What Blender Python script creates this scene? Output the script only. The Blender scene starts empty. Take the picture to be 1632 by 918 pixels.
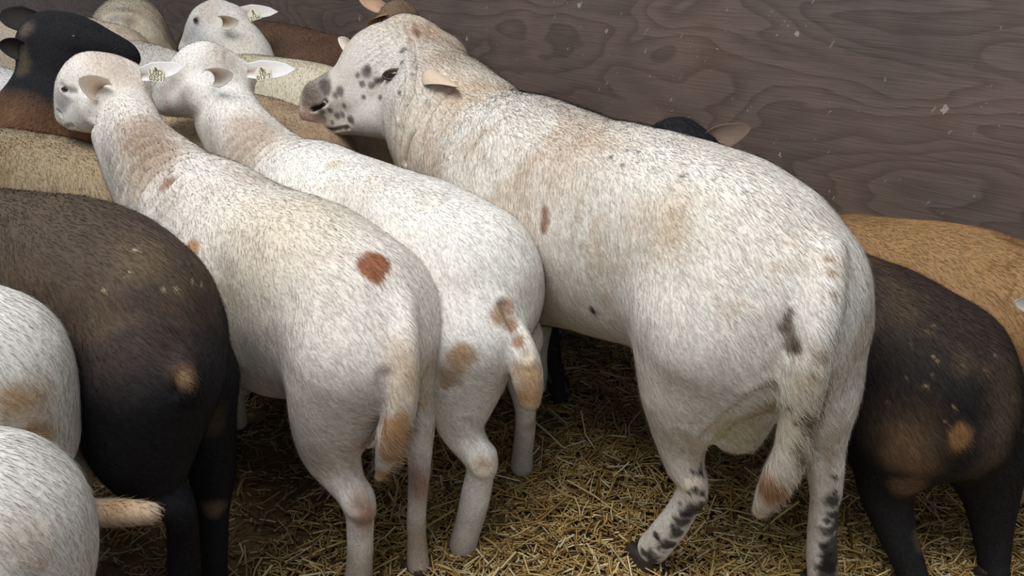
import bpy, bmesh, math
import numpy as np
from mathutils import Vector, Matrix
from mathutils.bvhtree import BVHTree

# ------------------------------------------------------------------ camera, world, lights, exposure
SC = bpy.context.scene
COL = SC.collection
FPX, CAM_H, PITCH = 1281.0, 1.4, math.radians(25)
cam_data = bpy.data.cameras.new('camera')
cam_data.sensor_fit = 'HORIZONTAL'
cam_data.sensor_width = 36.0
cam_data.lens = 36.0 * FPX / 1632.0
cam_data.clip_start = 0.02
cam = bpy.data.objects.new('camera', cam_data)
COL.objects.link(cam)
cam.location = (0, 0, CAM_H)
cam.rotation_euler = (math.radians(90) - PITCH, 0, 0)
SC.camera = cam

world = bpy.data.worlds.new('world')
SC.world = world
world.use_nodes = True
wn = world.node_tree
bg = wn.nodes['Background']
bg.inputs['Color'].default_value = (0.80, 0.90, 1.0, 1)
bg.inputs['Strength'].default_value = 0.48


def area_light(name, loc, target, size, size_y, power, color):
    d = bpy.data.lights.new(name, 'AREA')
    d.shape = 'RECTANGLE'
    d.size, d.size_y, d.energy, d.color = size, size_y, power, color
    o = bpy.data.objects.new(name, d)
    COL.objects.link(o)
    o.location = loc
    o.rotation_euler = (Vector(target) - Vector(loc)).to_track_quat('-Z', 'Y').to_euler()
    return o


area_light('skylight', (-0.9, 0.3, 4.6), (0.2, 2.2, 0.4), 2.6, 2.6, 182, (1.0, 0.975, 0.94))

SC.view_settings.view_transform = 'Standard'
SC.view_settings.look = 'None'
SC.view_settings.exposure = 0.0
SC.view_settings.gamma = 1.0
SC.view_settings.use_curve_mapping = False
SC.cycles.use_denoising = True
SC.cycles.max_bounces = 6
SC.cycles.diffuse_bounces = 4
SC.render.hair_type = 'STRIP' if hasattr(SC.render, 'hair_type') else None
try:
    SC.cycles_curves.shape = 'RIBBONS'
except Exception:
    pass

# ------------------------------------------------------------------ maths helpers
CAM = np.array([0, 0, CAM_H])
FW = np.array([0, math.cos(PITCH), -math.sin(PITCH)])
UP = np.array([0, math.sin(PITCH), math.cos(PITCH)])
RT = np.array([1.0, 0, 0])


def ray(px, py):
    return FW + RT * (px - 816) / FPX - UP * (py - 459) / FPX


def at(px, py, depth):
    return CAM + ray(px, py) * depth


def lin(c):
    """sRGB 0-255 to linear"""
    c = np.asarray(c, float) / 255.0
    return np.where(c <= 0.04045, c / 12.92, ((c + 0.055) / 1.055) ** 2.4)


_rs = np.random.RandomState(5)
_tab = _rs.rand(64, 64, 64).astype(np.float32)


def vnoise(P, scale, seed=0):
    """value noise in -1..1 at points P (n,3)"""
    Q = P * scale + np.array([seed * 7.31 + 100.3, seed * 3.17 + 100.7, seed * 5.71 + 100.1])
    i = np.floor(Q).astype(int)
    f = Q - i
    f = f * f * (3 - 2 * f)
    out = 0
    for dx in (0, 1):
        for dy in (0, 1):
            for dz in (0, 1):
                w = (f[:, 0] if dx else 1 - f[:, 0]) * (f[:, 1] if dy else 1 - f[:, 1]) * (f[:, 2] if dz else 1 - f[:, 2])
                out = out + w * _tab[(i[:, 0] + dx) & 63, (i[:, 1] + dy) & 63, (i[:, 2] + dz) & 63]
    return out * 2 - 1


def fbm(P, scale, seed=0, octs=3):
    s, a, t = 0, 1.0, 0
    for k in range(octs):
        s = s + a * vnoise(P, scale * 2 ** k, seed + k * 11)
        t += a
        a *= 0.55
    return s / t


def smooth(x, a, b):
    t = np.clip((x - a) / (b - a), 0, 1)
    return t * t * (3 - 2 * t)


# ------------------------------------------------------------------ materials
MATS = {}


def new_mat(name):
    m = bpy.data.materials.new(name)
    m.use_nodes = True
    return m, m.node_tree, m.node_tree.nodes['Principled BSDF']


def simple_mat(name, rgb, rough=0.6, noise=0.0, spec=0.5, scale=60, bump=0.0):
    if name in MATS:
        return MATS[name]
    m, nt, b = new_mat(name)
    c = lin(rgb)
    b.inputs['Roughness'].default_value = rough
    b.inputs['Specular IOR Level'].default_value = spec
    tc = nt.nodes.new('ShaderNodeTexCoord')
    nz = nt.nodes.new('ShaderNodeTexNoise')
    nz.inputs['Scale'].default_value = scale
    nz.inputs['Detail'].default_value = 4
    nt.links.new(tc.outputs['Object'], nz.inputs['Vector'])
    mx = nt.nodes.new('ShaderNodeMix')
    mx.data_type = 'RGBA'
    nt.links.new(nz.outputs['Fac'], mx.inputs['Factor'])
    mx.inputs[6].default_value = (*(c * (1 - noise)), 1)
    mx.inputs[7].default_value = (*np.clip(c * (1 + noise), 0, 1), 1)
    nt.links.new(mx.outputs[2], b.inputs['Base Color'])
    if bump:
        bp = nt.nodes.new('ShaderNodeBump')
        bp.inputs['Strength'].default_value = bump
        bp.inputs['Distance'].default_value = 0.004
        nt.links.new(nz.outputs['Fac'], bp.inputs['Height'])
        nt.links.new(bp.outputs['Normal'], b.inputs['Normal'])
    MATS[name] = m
    return m


def skin_mat():
    """short coat on the hide: colour carried by the hide's own pattern attribute, fine noise on top"""
    m, nt, b = new_mat('short_coat')
    at_ = nt.nodes.new('ShaderNodeAttribute')
    at_.attribute_name = 'pattern'
    tc = nt.nodes.new('ShaderNodeTexCoord')
    nz = nt.nodes.new('ShaderNodeTexNoise')
    nz.inputs['Scale'].default_value = 160
    nz.inputs['Detail'].default_value = 5
    nt.links.new(tc.outputs['Object'], nz.inputs['Vector'])
    mr = nt.nodes.new('ShaderNodeMapRange')
    mr.inputs['From Min'].default_value = 0.3
    mr.inputs['From Max'].default_value = 0.7
    mr.inputs['To Min'].default_value = 0.80
    mr.inputs['To Max'].default_value = 1.06
    nt.links.new(nz.outputs['Fac'], mr.inputs['Value'])
    mx = nt.nodes.new('ShaderNodeVectorMath')
    mx.operation = 'SCALE'
    nt.links.new(at_.outputs['Color'], mx.inputs[0])
    nt.links.new(mr.outputs['Result'], mx.inputs['Scale'])
    nt.links.new(mx.outputs[0], b.inputs['Base Color'])
    b.inputs['Roughness'].default_value = 0.85
    b.inputs['Specular IOR Level'].default_value = 0.15
    bp = nt.nodes.new('ShaderNodeBump')
    bp.inputs['Strength'].default_value = 0.35
    bp.inputs['Distance'].default_value = 0.003
    nt.links.new(nz.outputs['Fac'], bp.inputs['Height'])
    nt.links.new(bp.outputs['Normal'], b.inputs['Normal'])
    return m


def strand_mat():
    """the hairs of the coat: hide colour with per-hair variation"""
    m, nt, b = new_mat('coat_hair')
    a = nt.nodes.new('ShaderNodeAttribute')
    a.attribute_name = 'pattern'
    v = nt.nodes.new('ShaderNodeAttribute')
    v.attribute_name = 'tone'
    sc = nt.nodes.new('ShaderNodeVectorMath')
    sc.operation = 'SCALE'
    nt.links.new(a.outputs['Color'], sc.inputs[0])
    nt.links.new(v.outputs['Fac'], sc.inputs['Scale'])
    sq = nt.nodes.new('ShaderNodeMath')
    sq.operation = 'PINGPONG'
    sq.inputs[1].default_value = 0.09
    nt.links.new(v.outputs['Fac'], sq.inputs[0])
    ml = nt.nodes.new('ShaderNodeMath')
    ml.operation = 'MULTIPLY'
    ml.inputs[1].default_value = 5.0
    nt.links.new(sq.outputs[0], ml.inputs[0])
    wm = nt.nodes.new('ShaderNodeMix')
    wm.data_type = 'RGBA'
    wm.blend_type = 'MULTIPLY'
    nt.links.new(ml.outputs[0], wm.inputs['Factor'])
    nt.links.new(sc.outputs[0], wm.inputs[6])
    wm.inputs[7].default_value = (0.97, 0.84, 0.70, 1)
    nt.links.new(wm.outputs[2], b.inputs['Base Color'])
    n = nt.nodes.new('ShaderNodeAttribute')
    n.attribute_name = 'hide_normal'
    nt.links.new(n.outputs['Vector'], b.inputs['Normal'])
    b.inputs['Roughness'].default_value = 0.6
    b.inputs['Specular IOR Level'].default_value = 0.12
    return m


SKIN = skin_mat()
HAIR = strand_mat()


PROFILE_A, PROFILE_B = (0, -1, 0), (0, 1, 0)


def hair_nodes():
    g = bpy.data.node_groups.new('coat_growth', 'GeometryNodeTree')
    g.interface.new_socket('Geometry', in_out='INPUT', socket_type='NodeSocketGeometry')
    for nm, dv in (('Density', 60000.0), ('Radius', 0.0004)):
        s = g.interface.new_socket(nm, in_out='INPUT', socket_type='NodeSocketFloat')
        s.default_value = dv
    s = g.interface.new_socket('Seed', in_out='INPUT', socket_type='NodeSocketInt')
    g.interface.new_socket('Geometry', in_out='OUTPUT', socket_type='NodeSocketGeometry')
    N, L = g.nodes, g.links
    gi = N.new('NodeGroupInput')
    go = N.new('NodeGroupOutput')

    def named(name, typ):
        n = N.new('GeometryNodeInputNamedAttribute')
        n.data_type = typ
        n.inputs['Name'].default_value = name
        return n.outputs['Attribute']

    def math_(op, a, b=None):
        n = N.new('ShaderNodeMath')
        n.operation = op
        for k, x in enumerate((a, b)):
            if x is None:
                continue
            if isinstance(x, (int, float)):
                n.inputs[k].default_value = x
            else:
                L.new(x, n.inputs[k])
        return n.outputs[0]

    def vmath(op, a, b=None, scale=None):
        n = N.new('ShaderNodeVectorMath')
        n.operation = op
        L.new(a, n.inputs[0])
        if b is not None:
            L.new(b, n.inputs[1])
        if scale is not None:
            if isinstance(scale, (int, float)):
                n.inputs['Scale'].default_value = scale
            else:
                L.new(scale, n.inputs['Scale'])
        return n.outputs[0]

    dist = N.new('GeometryNodeDistributePointsOnFaces')
    L.new(gi.outputs[0], dist.inputs['Mesh'])
    L.new(math_('MULTIPLY', gi.outputs['Density'], named('growth', 'FLOAT')), dist.inputs['Density'])
    L.new(gi.outputs['Seed'], dist.inputs['Seed'])
    st = N.new('GeometryNodeStoreNamedAttribute')
    st.data_type = 'FLOAT_VECTOR'
    st.domain = 'POINT'
    st.inputs['Name'].default_value = 'hide_normal'
    L.new(dist.outputs['Points'], st.inputs['Geometry'])
    L.new(dist.outputs['Normal'], st.inputs['Value'])
    rv = N.new('FunctionNodeRandomValue')
    rv.data_type = 'FLOAT'
    rv.inputs[2].default_value = 0.66
    rv.inputs[3].default_value = 1.16
    st2 = N.new('GeometryNodeStoreNamedAttribute')
    st2.data_type = 'FLOAT'
    st2.domain = 'POINT'
    st2.inputs['Name'].default_value = 'tone'
    L.new(st.outputs[0], st2.inputs['Geometry'])
    L.new(rv.outputs[1], st2.inputs['Value'])
    # random offset
    rj = N.new('FunctionNodeRandomValue')
    rj.data_type = 'FLOAT_VECTOR'
    rj.inputs[0].default_value = (-1, -1, -1)
    rj.inputs[1].default_value = (1, 1, 1)
    rj.inputs['Seed'].default_value = 3
    st3 = N.new('GeometryNodeStoreNamedAttribute')
    st3.data_type = 'FLOAT_VECTOR'
    st3.domain = 'POINT'
    st3.inputs['Name'].default_value = 'jit'
    L.new(st2.outputs[0], st3.inputs['Geometry'])
    L.new(rj.outputs[0], st3.inputs['Value'])
    line = N.new('GeometryNodeCurvePrimitiveLine')
    line.inputs['End'].default_value = (0, 0, 1)
    rs = N.new('GeometryNodeResampleCurve')
    rs.inputs['Count'].default_value = 3
    L.new(line.outputs[0], rs.inputs['Curve'])
    iop = N.new('GeometryNodeInstanceOnPoints')
    L.new(st3.outputs[0], iop.inputs['Points'])
    L.new(rs.outputs[0], iop.inputs['Instance'])
    rz = N.new('GeometryNodeRealizeInstances')
    L.new(iop.outputs[0], rz.inputs[0])
    sp = N.new('GeometryNodeSplineParameter')
    t = sp.outputs['Factor']
    # position: cancel unit line, then lay the hair along the comb direction
    pos = N.new('GeometryNodeInputPosition')
    comb = named('comb', 'FLOAT_VECTOR')
    ln = named('hair_length', 'FLOAT')
    nrm = named('hide_normal', 'FLOAT_VECTOR')
    jit = named('jit', 'FLOAT_VECTOR')
    unit = N.new('ShaderNodeCombineXYZ')
    L.new(math_('MULTIPLY', t, -1.0), unit.inputs[2])
    root = vmath('ADD', pos.outputs[0], unit.outputs[0])
    d = vmath('ADD', comb, vmath('SCALE', jit, scale=0.33))
    along = vmath('SCALE', d, scale=math_('MULTIPLY', t, ln))
    lift = named('lift', 'FLOAT')
    bow = math_('MULTIPLY', math_('MULTIPLY', math_('SUBTRACT', math_('MULTIPLY', t, 1.6), math_('MULTIPLY', t, t)), ln), lift)
    up = vmath('SCALE', nrm, scale=bow)
    p = vmath('ADD', vmath('ADD', root, along), up)
    sp_ = N.new('GeometryNodeSetPosition')
    L.new(rz.outputs[0], sp_.inputs['Geometry'])
    L.new(p, sp_.inputs['Position'])
    cn = N.new('GeometryNodeSetCurveNormal')
    cn.mode = 'FREE'
    L.new(sp_.outputs[0], cn.inputs[0])
    L.new(nrm, cn.inputs['Normal'])
    prof = N.new('GeometryNodeCurvePrimitiveLine')
    prof.inputs['Start'].default_value = PROFILE_A
    prof.inputs['End'].default_value = PROFILE_B
    c2m = N.new('GeometryNodeCurveToMesh')
    L.new(cn.outputs[0], c2m.inputs['Curve'])
    L.new(math_('MULTIPLY', gi.outputs['Radius'], math_('SUBTRACT', 1.12, t)), c2m.inputs['Scale'])
    L.new(prof.outputs[0], c2m.inputs['Profile Curve'])
    last = c2m.outputs[0]
    for nm in ('comb', 'jit', 'hair_length', 'growth', 'lift'):
        ra = N.new('GeometryNodeRemoveAttribute')
        ra.inputs['Name'].default_value = nm
        L.new(last, ra.inputs[0])
        last = ra.outputs[0]
    sm = N.new('GeometryNodeSetMaterial')
    L.new(last, sm.inputs[0])
    sm.inputs['Material'].default_value = HAIR
    jn = N.new('GeometryNodeJoinGeometry')
    L.new(sm.outputs[0], jn.inputs[0])
    L.new(gi.outputs[0], jn.inputs[0])
    L.new(jn.outputs[0], go.inputs[0])
    return g


HAIRG = hair_nodes()
HAIR_D, HAIR_R = 0.42, 1.6

# ------------------------------------------------------------------ mesh helpers


def link_mesh(name, verts, faces, mats, parent=None, smooth_=True, origin=None):
    me = bpy.data.meshes.new(name)
    V = np.asarray(verts, float)
    if origin is not None:
        V = V - np.asarray(origin)
    me.from_pydata([tuple(v) for v in V], [], [tuple(f) for f in faces])
    for m in (mats if isinstance(mats, (list, tuple)) else [mats]):
        me.materials.append(m)
    if smooth_:
        me.polygons.foreach_set('use_smooth', [True] * len(me.polygons))
    me.update()
    o = bpy.data.objects.new(name, me)
    COL.objects.link(o)
    if parent is not None:
        o.parent = parent
    return o


def surface_nets(F, org, h):
    ins = F < 0
    nx, ny, nz = F.shape
    c = np.zeros((nx - 1, ny - 1, nz - 1), np.uint8)
    for dx in (0, 1):
        for dy in (0, 1):
            for dz in (0, 1):
                c += ins[dx:nx - 1 + dx, dy:ny - 1 + dy, dz:nz - 1 + dz]
    act = (c > 0) & (c < 8)
    idx = np.argwhere(act)
    num = -np.ones(act.shape, np.int64)
    num[act] = np.arange(len(idx))
    acc = np.zeros((len(idx), 3))
    cnt = np.zeros(len(idx))
    cor = [(0, 0, 0), (1, 0, 0), (0, 1, 0), (1, 1, 0), (0, 0, 1), (1, 0, 1), (0, 1, 1), (1, 1, 1)]
    for a in range(8):
        for b in range(a + 1, 8):
            A, B = np.array(cor[a]), np.array(cor[b])
            if np.abs(A - B).sum() != 1:
                continue
            fa = F[tuple((idx + A).T)]
            fb = F[tuple((idx + B).T)]
            m = (fa < 0) != (fb < 0)
            t = fa[m] / (fa[m] - fb[m])
            acc[m] += A + (B - A) * t[:, None]
            cnt[m] += 1
    V = (idx + acc / cnt[:, None]) * h + org
    quads = []
    for ax in range(3):
        o1, o2 = [(1, 2), (2, 0), (0, 1)][ax]
        sl0 = [slice(None)] * 3
        sl1 = [slice(None)] * 3
        sl0[ax] = slice(0, -1)
        sl1[ax] = slice(1, None)
        for s in (o1, o2):
            sl0[s] = slice(1, -1)
            sl1[s] = slice(1, -1)
        a = ins[tuple(sl0)]
        b = ins[tuple(sl1)]
        for flip, m in ((False, a & ~b), (True, ~a & b)):
            e = np.argwhere(m)
            if not len(e):
                continue
            e[:, o1] += 1
            e[:, o2] += 1
            q = []
            for d1, d2 in ((-1, -1), (0, -1), (0, 0), (-1, 0)):
                k = e.copy()
                k[:, o1] += d1
                k[:, o2] += d2
                q.append(num[tuple(k.T)])
            q = np.stack(q, 1)
            if flip:
                q = q[:, ::-1]
            quads.append(q)
    return V, np.concatenate(quads)


def taubin(V, Q, n):
    """relax the meshing steps without shrinking"""
    E = np.concatenate([Q[:, [0, 1]], Q[:, [1, 2]], Q[:, [2, 3]], Q[:, [3, 0]]])
    a, b = E[:, 0], E[:, 1]
    cnt = np.bincount(a, minlength=len(V))[:, None] + 1e-9
    for k in range(n * 2):
        A = np.stack([np.bincount(a, V[b, i], minlength=len(V)) for i in range(3)], 1) / cnt
        V = V + (A - V) * (0.55 if k % 2 == 0 else -0.57)
    return V


class Body:
    """one animal: smoothly blended limbs and trunk meshed as ONE continuous surface"""

    def __init__(s, name, label, cat='sheep', anchor=(816, 459, 2.0), yaw=48, voxel=0.008, group=None):
        s.name, s.voxel = name, voxel
        y = math.radians(yaw)
        s.h = np.array([-math.sin(y), math.cos(y), 0])      # heading
        s.n = np.array([math.cos(y), math.sin(y), 0])       # animal's right
        s.a = at(*anchor) if len(anchor) == 3 else s.n * anchor[0]
        s.root = bpy.data.objects.new(name, None)
        COL.objects.link(s.root)
        s.root['label'], s.root['category'] = label, cat
        if group:
            s.root['group'] = group
        s.prims = []
        s.bvh = None

    # nodes -> (point, radius)
    def px(s, px, py, r, w=0.0):
        d = ray(px, py)
        t = ((s.a - CAM) @ s.n + w) / (s.n @ d)
        return CAM + t * d, r * t / FPX

    def dp(s, px, py, r, depth):
        return at(px, py, depth), r * depth / FPX

    def lo(s, u, w, z, r):
        b = s.a * np.array([1, 1, 0])
        return b + s.h * u + s.n * w + np.array([0, 0, z]), r

    def foot(s, px, w, r, z=.03):
        """where a leg seen at px in the plane w meets the ground"""
        a, b = 500., 2600.
        for _ in range(40):
            m = .5 * (a + b)
            if s.px(px, m, 0, w)[0][2] > z:
                a = m
            else:
                b = m
        return s.px(px, a, r, w)

    def chain(s, nodes, k=0.03, sub=False):
        s.prims.append(([(np.asarray(p), r) for p, r in nodes], k, sub))

    def curve(s, nodes, sub=4):
        """round the joints of a limb: Catmull-Rom through its nodes"""
        if len(nodes) < 3:
            return nodes
        Q = np.array([[*p, r] for p, r in nodes])
        Q = np.concatenate([[2 * Q[0] - Q[1]], Q, [2 * Q[-1] - Q[-2]]])
        out = []
        for i in range(1, len(Q) - 2):
            for j in range(sub):
                t = j / sub
                v = .5 * (2 * Q[i] + (Q[i + 1] - Q[i - 1]) * t + (2 * Q[i - 1] - 5 * Q[i] + 4 * Q[i + 1] - Q[i + 2]) * t * t + (3 * Q[i] - Q[i - 1] - 3 * Q[i + 1] + Q[i + 2]) * t ** 3)
                out.append((v[:3], max(v[3], .004)))
        out.append((Q[-2][:3], Q[-2][3]))
        return out

    def mesh(s):
        h = s.voxel
        P = np.array([p for n, k, sb in s.prims if not sb for p, r in n])
        R = np.array([r for n, k, sb in s.prims if not sb for p, r in n])
        lo = (P - R[:, None]).min(0) - 0.05
        hi = (P + R[:, None]).max(0) + 0.05
        lo[2] = -0.02
        n = np.ceil((hi - lo) / h).astype(int) + 1
        F = np.full(n, 0.5, np.float32)
        ax = [lo[i] + h * np.arange(n[i]) for i in range(3)]
        for nodes, k, sub in s.prims:
            nodes = s.curve(nodes)
            segs = list(zip(nodes[:-1], nodes[1:])) if len(nodes) > 1 else [(nodes[0], nodes[0])]
            PA = np.array([q[0] for q in nodes])
            RA = np.array([q[1] for q in nodes])
            m = k + 2 * h
            a0 = np.maximum(np.floor(((PA - RA[:, None]).min(0) - m - lo) / h).astype(int), 0)
            b0 = np.minimum(np.ceil(((PA + RA[:, None]).max(0) + m - lo) / h).astype(int) + 1, n)
            if (b0 <= a0).any():
                continue
            G = np.full(tuple(b0 - a0), 9.0, np.float32)
            for (p0, r0), (p1, r1) in segs:
                m = max(r0, r1) + k + 2 * h
                a = np.maximum(np.floor((np.minimum(p0, p1) - m - lo) / h).astype(int), a0)
                b = np.minimum(np.ceil((np.maximum(p0, p1) + m - lo) / h).astype(int) + 1, b0)
                if (b <= a).any():
                    continue
                X = ax[0][a[0]:b[0]][:, None, None].astype(np.float32)
                Y = ax[1][a[1]:b[1]][None, :, None].astype(np.float32)
                Z = ax[2][a[2]:b[2]][None, None, :].astype(np.float32)
                d = (p1 - p0).astype(np.float32)
                L2 = float(d @ d)
                if L2 > 1e-9:
                    t = ((X - p0[0]) * d[0] + (Y - p0[1]) * d[1] + (Z - p0[2]) * d[2]) / L2
                    sl_ = float(np.clip((r0 - r1) / math.sqrt(L2), -.9, .9))
                    if abs(sl_) > .02:      # true cone tangent to both balls
                        pp = (X - p0[0]) ** 2 + (Y - p0[1]) ** 2 + (Z - p0[2]) ** 2
                        yy = np.sqrt(np.maximum(pp - t * t * L2, 0))
                        t = t + yy * (-sl_ / math.sqrt(1 - sl_ * sl_) / math.sqrt(L2))
                    t = np.clip(t, 0, 1)
                    dist = np.sqrt((X - p0[0] - t * d[0]) ** 2 + (Y - p0[1] - t * d[1]) ** 2 + (Z - p0[2] - t * d[2]) ** 2) - (r0 + (r1 - r0) * t)
                else:
                    dist = np.sqrt((X - p0[0]) ** 2 + (Y - p0[1]) ** 2 + (Z - p0[2]) ** 2) - r0
                sg = tuple(slice(a[i] - a0[i], b[i] - a0[i]) for i in range(3))
                G[sg] = np.minimum(G[sg], dist)
            sl = tuple(slice(a0[i], b0[i]) for i in range(3))
            A = F[sl]
            if sub:
                B = -G
                hh = np.clip(k - np.abs(A - B), 0, None) / k
                F[sl] = np.maximum(A, B) + hh * hh * k * 0.25
            else:
                hh = np.clip(k - np.abs(A - G), 0, None) / k
                F[sl] = np.minimum(A, G) - hh * hh * k * 0.25
        F[:, :, 0] = 0.1
        F[0], F[-1], F[:, 0], F[:, -1], F[:, :, -1] = 0.1, 0.1, 0.1, 0.1, 0.1
        V, Q = surface_nets(F, lo, h)
        V = taubin(V, Q, 8)
        s.V, s.Q = V, Q
        me = s._mk(V, Q)
        s.N = s._normals(me)
        bpy.data.meshes.remove(me)
        s.bmin, s.bmax = V.min(0), V.max(0)
        return s

    def _mk(s, V, Q):
        me = bpy.data.meshes.new('body')
        me.vertices.add(len(V))
        me.vertices.foreach_set('co', V.astype(np.float32).ravel())
        me.loops.add(Q.size)
        me.loops.foreach_set('vertex_index', Q.astype(np.int32).ravel())
        me.polygons.add(len(Q))
        me.polygons.foreach_set('loop_start', np.arange(0, Q.size, 4, dtype=np.int32))
        me.polygons.foreach_set('use_smooth', np.ones(len(Q), bool))
        me.update(calc_edges=True)
        return me

    def _normals(s, me):
        N = np.empty(len(me.vertices) * 3, np.float32)
        me.vertex_normals.foreach_get('vector', N)
        return N.reshape(-1, 3).astype(float)

    def relief(s, amp=0.003, scale=9, seed=0):
        s.V = s.V + s.N * (fbm(s.V, scale, seed)[:, None] * amp)

    def wrinkle(s, c, rad, dirv, wl, amp, seed=1):
        """skin folds: ridges across dirv around a surface point"""
        c = np.asarray(c)
        d = np.asarray(dirv, float)
        d = d / np.linalg.norm(d)
        g = np.exp(-((s.V - c) ** 2).sum(1) / rad ** 2)
        ph = (s.V - c) @ d / wl + 0.5 * vnoise(s.V, 7, seed) + 0.25 * vnoise(s.V, 18, seed + 3)
        v = np.abs(np.sin(math.pi * ph)) - 0.6
        s.V = s.V + s.N * (g * v * amp)[:, None]

    def groove(s, pts, width, depth):
        """a crease pressed into the surface along a path of seen points"""
        P = [s.hit(x, y)[0] for x, y in pts if s.seen(x, y)]
        if len(P) < 2:
            return
        best = np.full(len(s.V), 9.0)
        for a, b in zip(P[:-1], P[1:]):
            d = b - a
            t = np.clip(((s.V - a) @ d) / (d @ d), 0, 1)
            best = np.minimum(best, np.linalg.norm(s.V - a - t[:, None] * d, axis=1))
        g = np.exp(-(best / width) ** 2)
        lip = np.exp(-((best - 2.2 * width) / width) ** 2)
        s.V = s.V - s.N * ((g - .3 * lip) * depth)[:, None]

    def seen(s, px, py):
        s.hit(px, py)
        return s.bvh.ray_cast(Vector(CAM), Vector(ray(px, py)).normalized())[0] is not None

    def hit(s, px, py):
        """surface point of this animal seen along a direction"""
        if s.bvh is None:
            s.bvh = BVHTree.FromPolygons([Vector(v) for v in s.V], [tuple(q) for q in s.Q.tolist()])
        d = ray(px, py)
        r = s.bvh.ray_cast(Vector(CAM), Vector(d).normalized())
        if r[0] is None:
            r = s.bvh.find_nearest(Vector(CAM + d * ((s.a - CAM) @ FW)))
            return np.array(r[0]), np.array(r[1])
        return np.array(r[0]), np.array(r[1])

    def begin_coat(s, rgb, var=0.06, seed=0):
        s.C = np.tile(lin(rgb), (len(s.V), 1))
        s.C *= (1 + var * fbm(s.V, 6, seed, 4))[:, None]
        s.blen = np.ones(len(s.V))

    def tint(s, mask, rgb):
        s.C = s.C * (1 - mask[:, None]) + lin(rgb)[None] * mask[:, None]

    def blob(s, p, rad, rgb, soft=0.35, wob=0.35, amount=1.0, seed=0, stretch=None, freq=None):
        """a marking of the coat around surface point p"""
        D = s.V - np.asarray(p)
        if stretch is not None:
            ax_, f = stretch
            ax_ = np.asarray(ax_, float)
            ax_ = ax_ / np.linalg.norm(ax_)
            al = D @ ax_
            D = D - ax_[None] * (al * (1 - 1 / f))[:, None]
        d = np.sqrt((D ** 2).sum(1)) / rad
        d = d + wob * fbm(s.V, freq or 0.6 / rad, seed + 5)
        s.tint(amount * (1 - smooth(d, 1 - soft, 1 + soft)), rgb)

    def pblob(s, px, py, rpx, rgb, **k):
        if not s.seen(px, py):
            return
        p, n = s.hit(px, py)
        dep = (p - CAM) @ FW
        s.blob(p, rpx * dep / FPX, rgb, **k)

    def finish(s, hair=True, density=60000, radius=0.0004, length=0.014, lift=0.35, flow=None, lenmap=None, growmap=None, liftmap=None, seed=0):
        base = np.array([(s.bmin[0] + s.bmax[0]) / 2, (s.bmin[1] + s.bmax[1]) / 2, 0])
        s.base = base
        s.root.location = base
        me = s._mk(s.V - base, s.Q)
        N = s._normals(me)
        me.materials.append(SKIN)
        nv = len(s.V)
        ca = me.attributes.new('pattern', 'FLOAT_COLOR', 'POINT')
        ca.data.foreach_set('color', np.concatenate([np.clip(s.C, 0, 1), np.ones((nv, 1))], 1).astype(np.float32).ravel())
        o = bpy.data.objects.new('body', me)
        COL.objects.link(o)
        o.parent = s.root
        s.body = o
        if hair:
            fl = np.tile(-0.75 * s.h + np.array([0, 0, -0.62]), (nv, 1))
            if flow is not None:
                fl = flow(s.V, fl)
            for k in range(3):
                fl[:, k] += 0.35 * fbm(s.V, 10, seed + 20 + k)
            fl = fl - N * (fl * N).sum(1)[:, None]
            fl /= np.linalg.norm(fl, axis=1)[:, None] + 1e-3
            ln = np.full(nv, length) * (0.85 + 0.3 * fbm(s.V, 25, seed + 8))
            z = s.V[:, 2]
            ln *= 0.35 + 0.65 * smooth(z, 0.15, 0.42)
            gr = np.ones(nv)
            if lenmap is not None:
                ln = lenmap(s.V, ln)
            if growmap is not None:
                gr = growmap(s.V, gr)
            lf = np.full(nv, lift * .7)
            if liftmap is not None:
                lf = liftmap(s.V, lf)
            for nm, arr in (('hair_length', ln), ('growth', gr), ('lift', lf)):
                a = me.attributes.new(nm, 'FLOAT', 'POINT')
                a.data.foreach_set('value', arr.astype(np.float32))
            a = me.attributes.new('comb', 'FLOAT_VECTOR', 'POINT')
            a.data.foreach_set('vector', fl.astype(np.float32).ravel())
            md = o.modifiers.new('coat', 'NODES')
            md.node_group = HAIRG
            ids = {i.name: i.identifier for i in HAIRG.interface.items_tree if i.in_out == 'INPUT'}
            md[ids['Density']] = float(density) * HAIR_D
            md[ids['Radius']] = float(radius) * HAIR_R
            md[ids['Seed']] = int(seed)
        return s

    # ---- parts
    def ear(s, base, tip, width, open_dir, outer, inner, cup=0.35, droop=0.0, label=None):
        """leaf-shaped cupped ear with thickness, rooted in the head"""
        base, tip = np.asarray(base), np.asarray(tip)
        ax_ = tip - base
        L_ = np.linalg.norm(ax_)
        ax_ = ax_ / L_
        o = np.asarray(open_dir, float)
        o = o - ax_ * (o @ ax_)
        o /= np.linalg.norm(o)
        sd = np.cross(ax_, o)
        nu, nv_ = 16, 13
        T, B_ = [], []
        for i in range(nu + 1):
            t = i / nu
            wd = width * 0.5 * (0.62 + 1.05 * t - 0.1 * t * t) * (1 - t ** 3.2) ** 0.62 if t < 1 else 0.0
            wd = width * 0.5 * min(1.0, 0.66 + 1.1 * t) * max(0.0, 1 - t ** 2.6) ** 0.7
            roll = (1.9 * (1 - t) + 0.35) * cup * 2.2
            for j in range(nv_):
                v = -1 + 2 * j / (nv_ - 1)
                ang = v * roll
                rr = wd / max(math.sin(min(roll, 1.5)), 0.25)
                x = rr * math.sin(ang)
                zz = rr * (1 - math.cos(ang))
                c = base + ax_ * (t * L_) + sd * x + o * (zz - 0.2 * width) + np.array([0, 0, -droop * t * t])
                T.append(c)
                th = 0.0032 * (1.25 - 0.7 * t) * (1.15 - abs(v) ** 3)
                B_.append(c - o * th - ax_ * 0)
        V = T + B_
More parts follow.
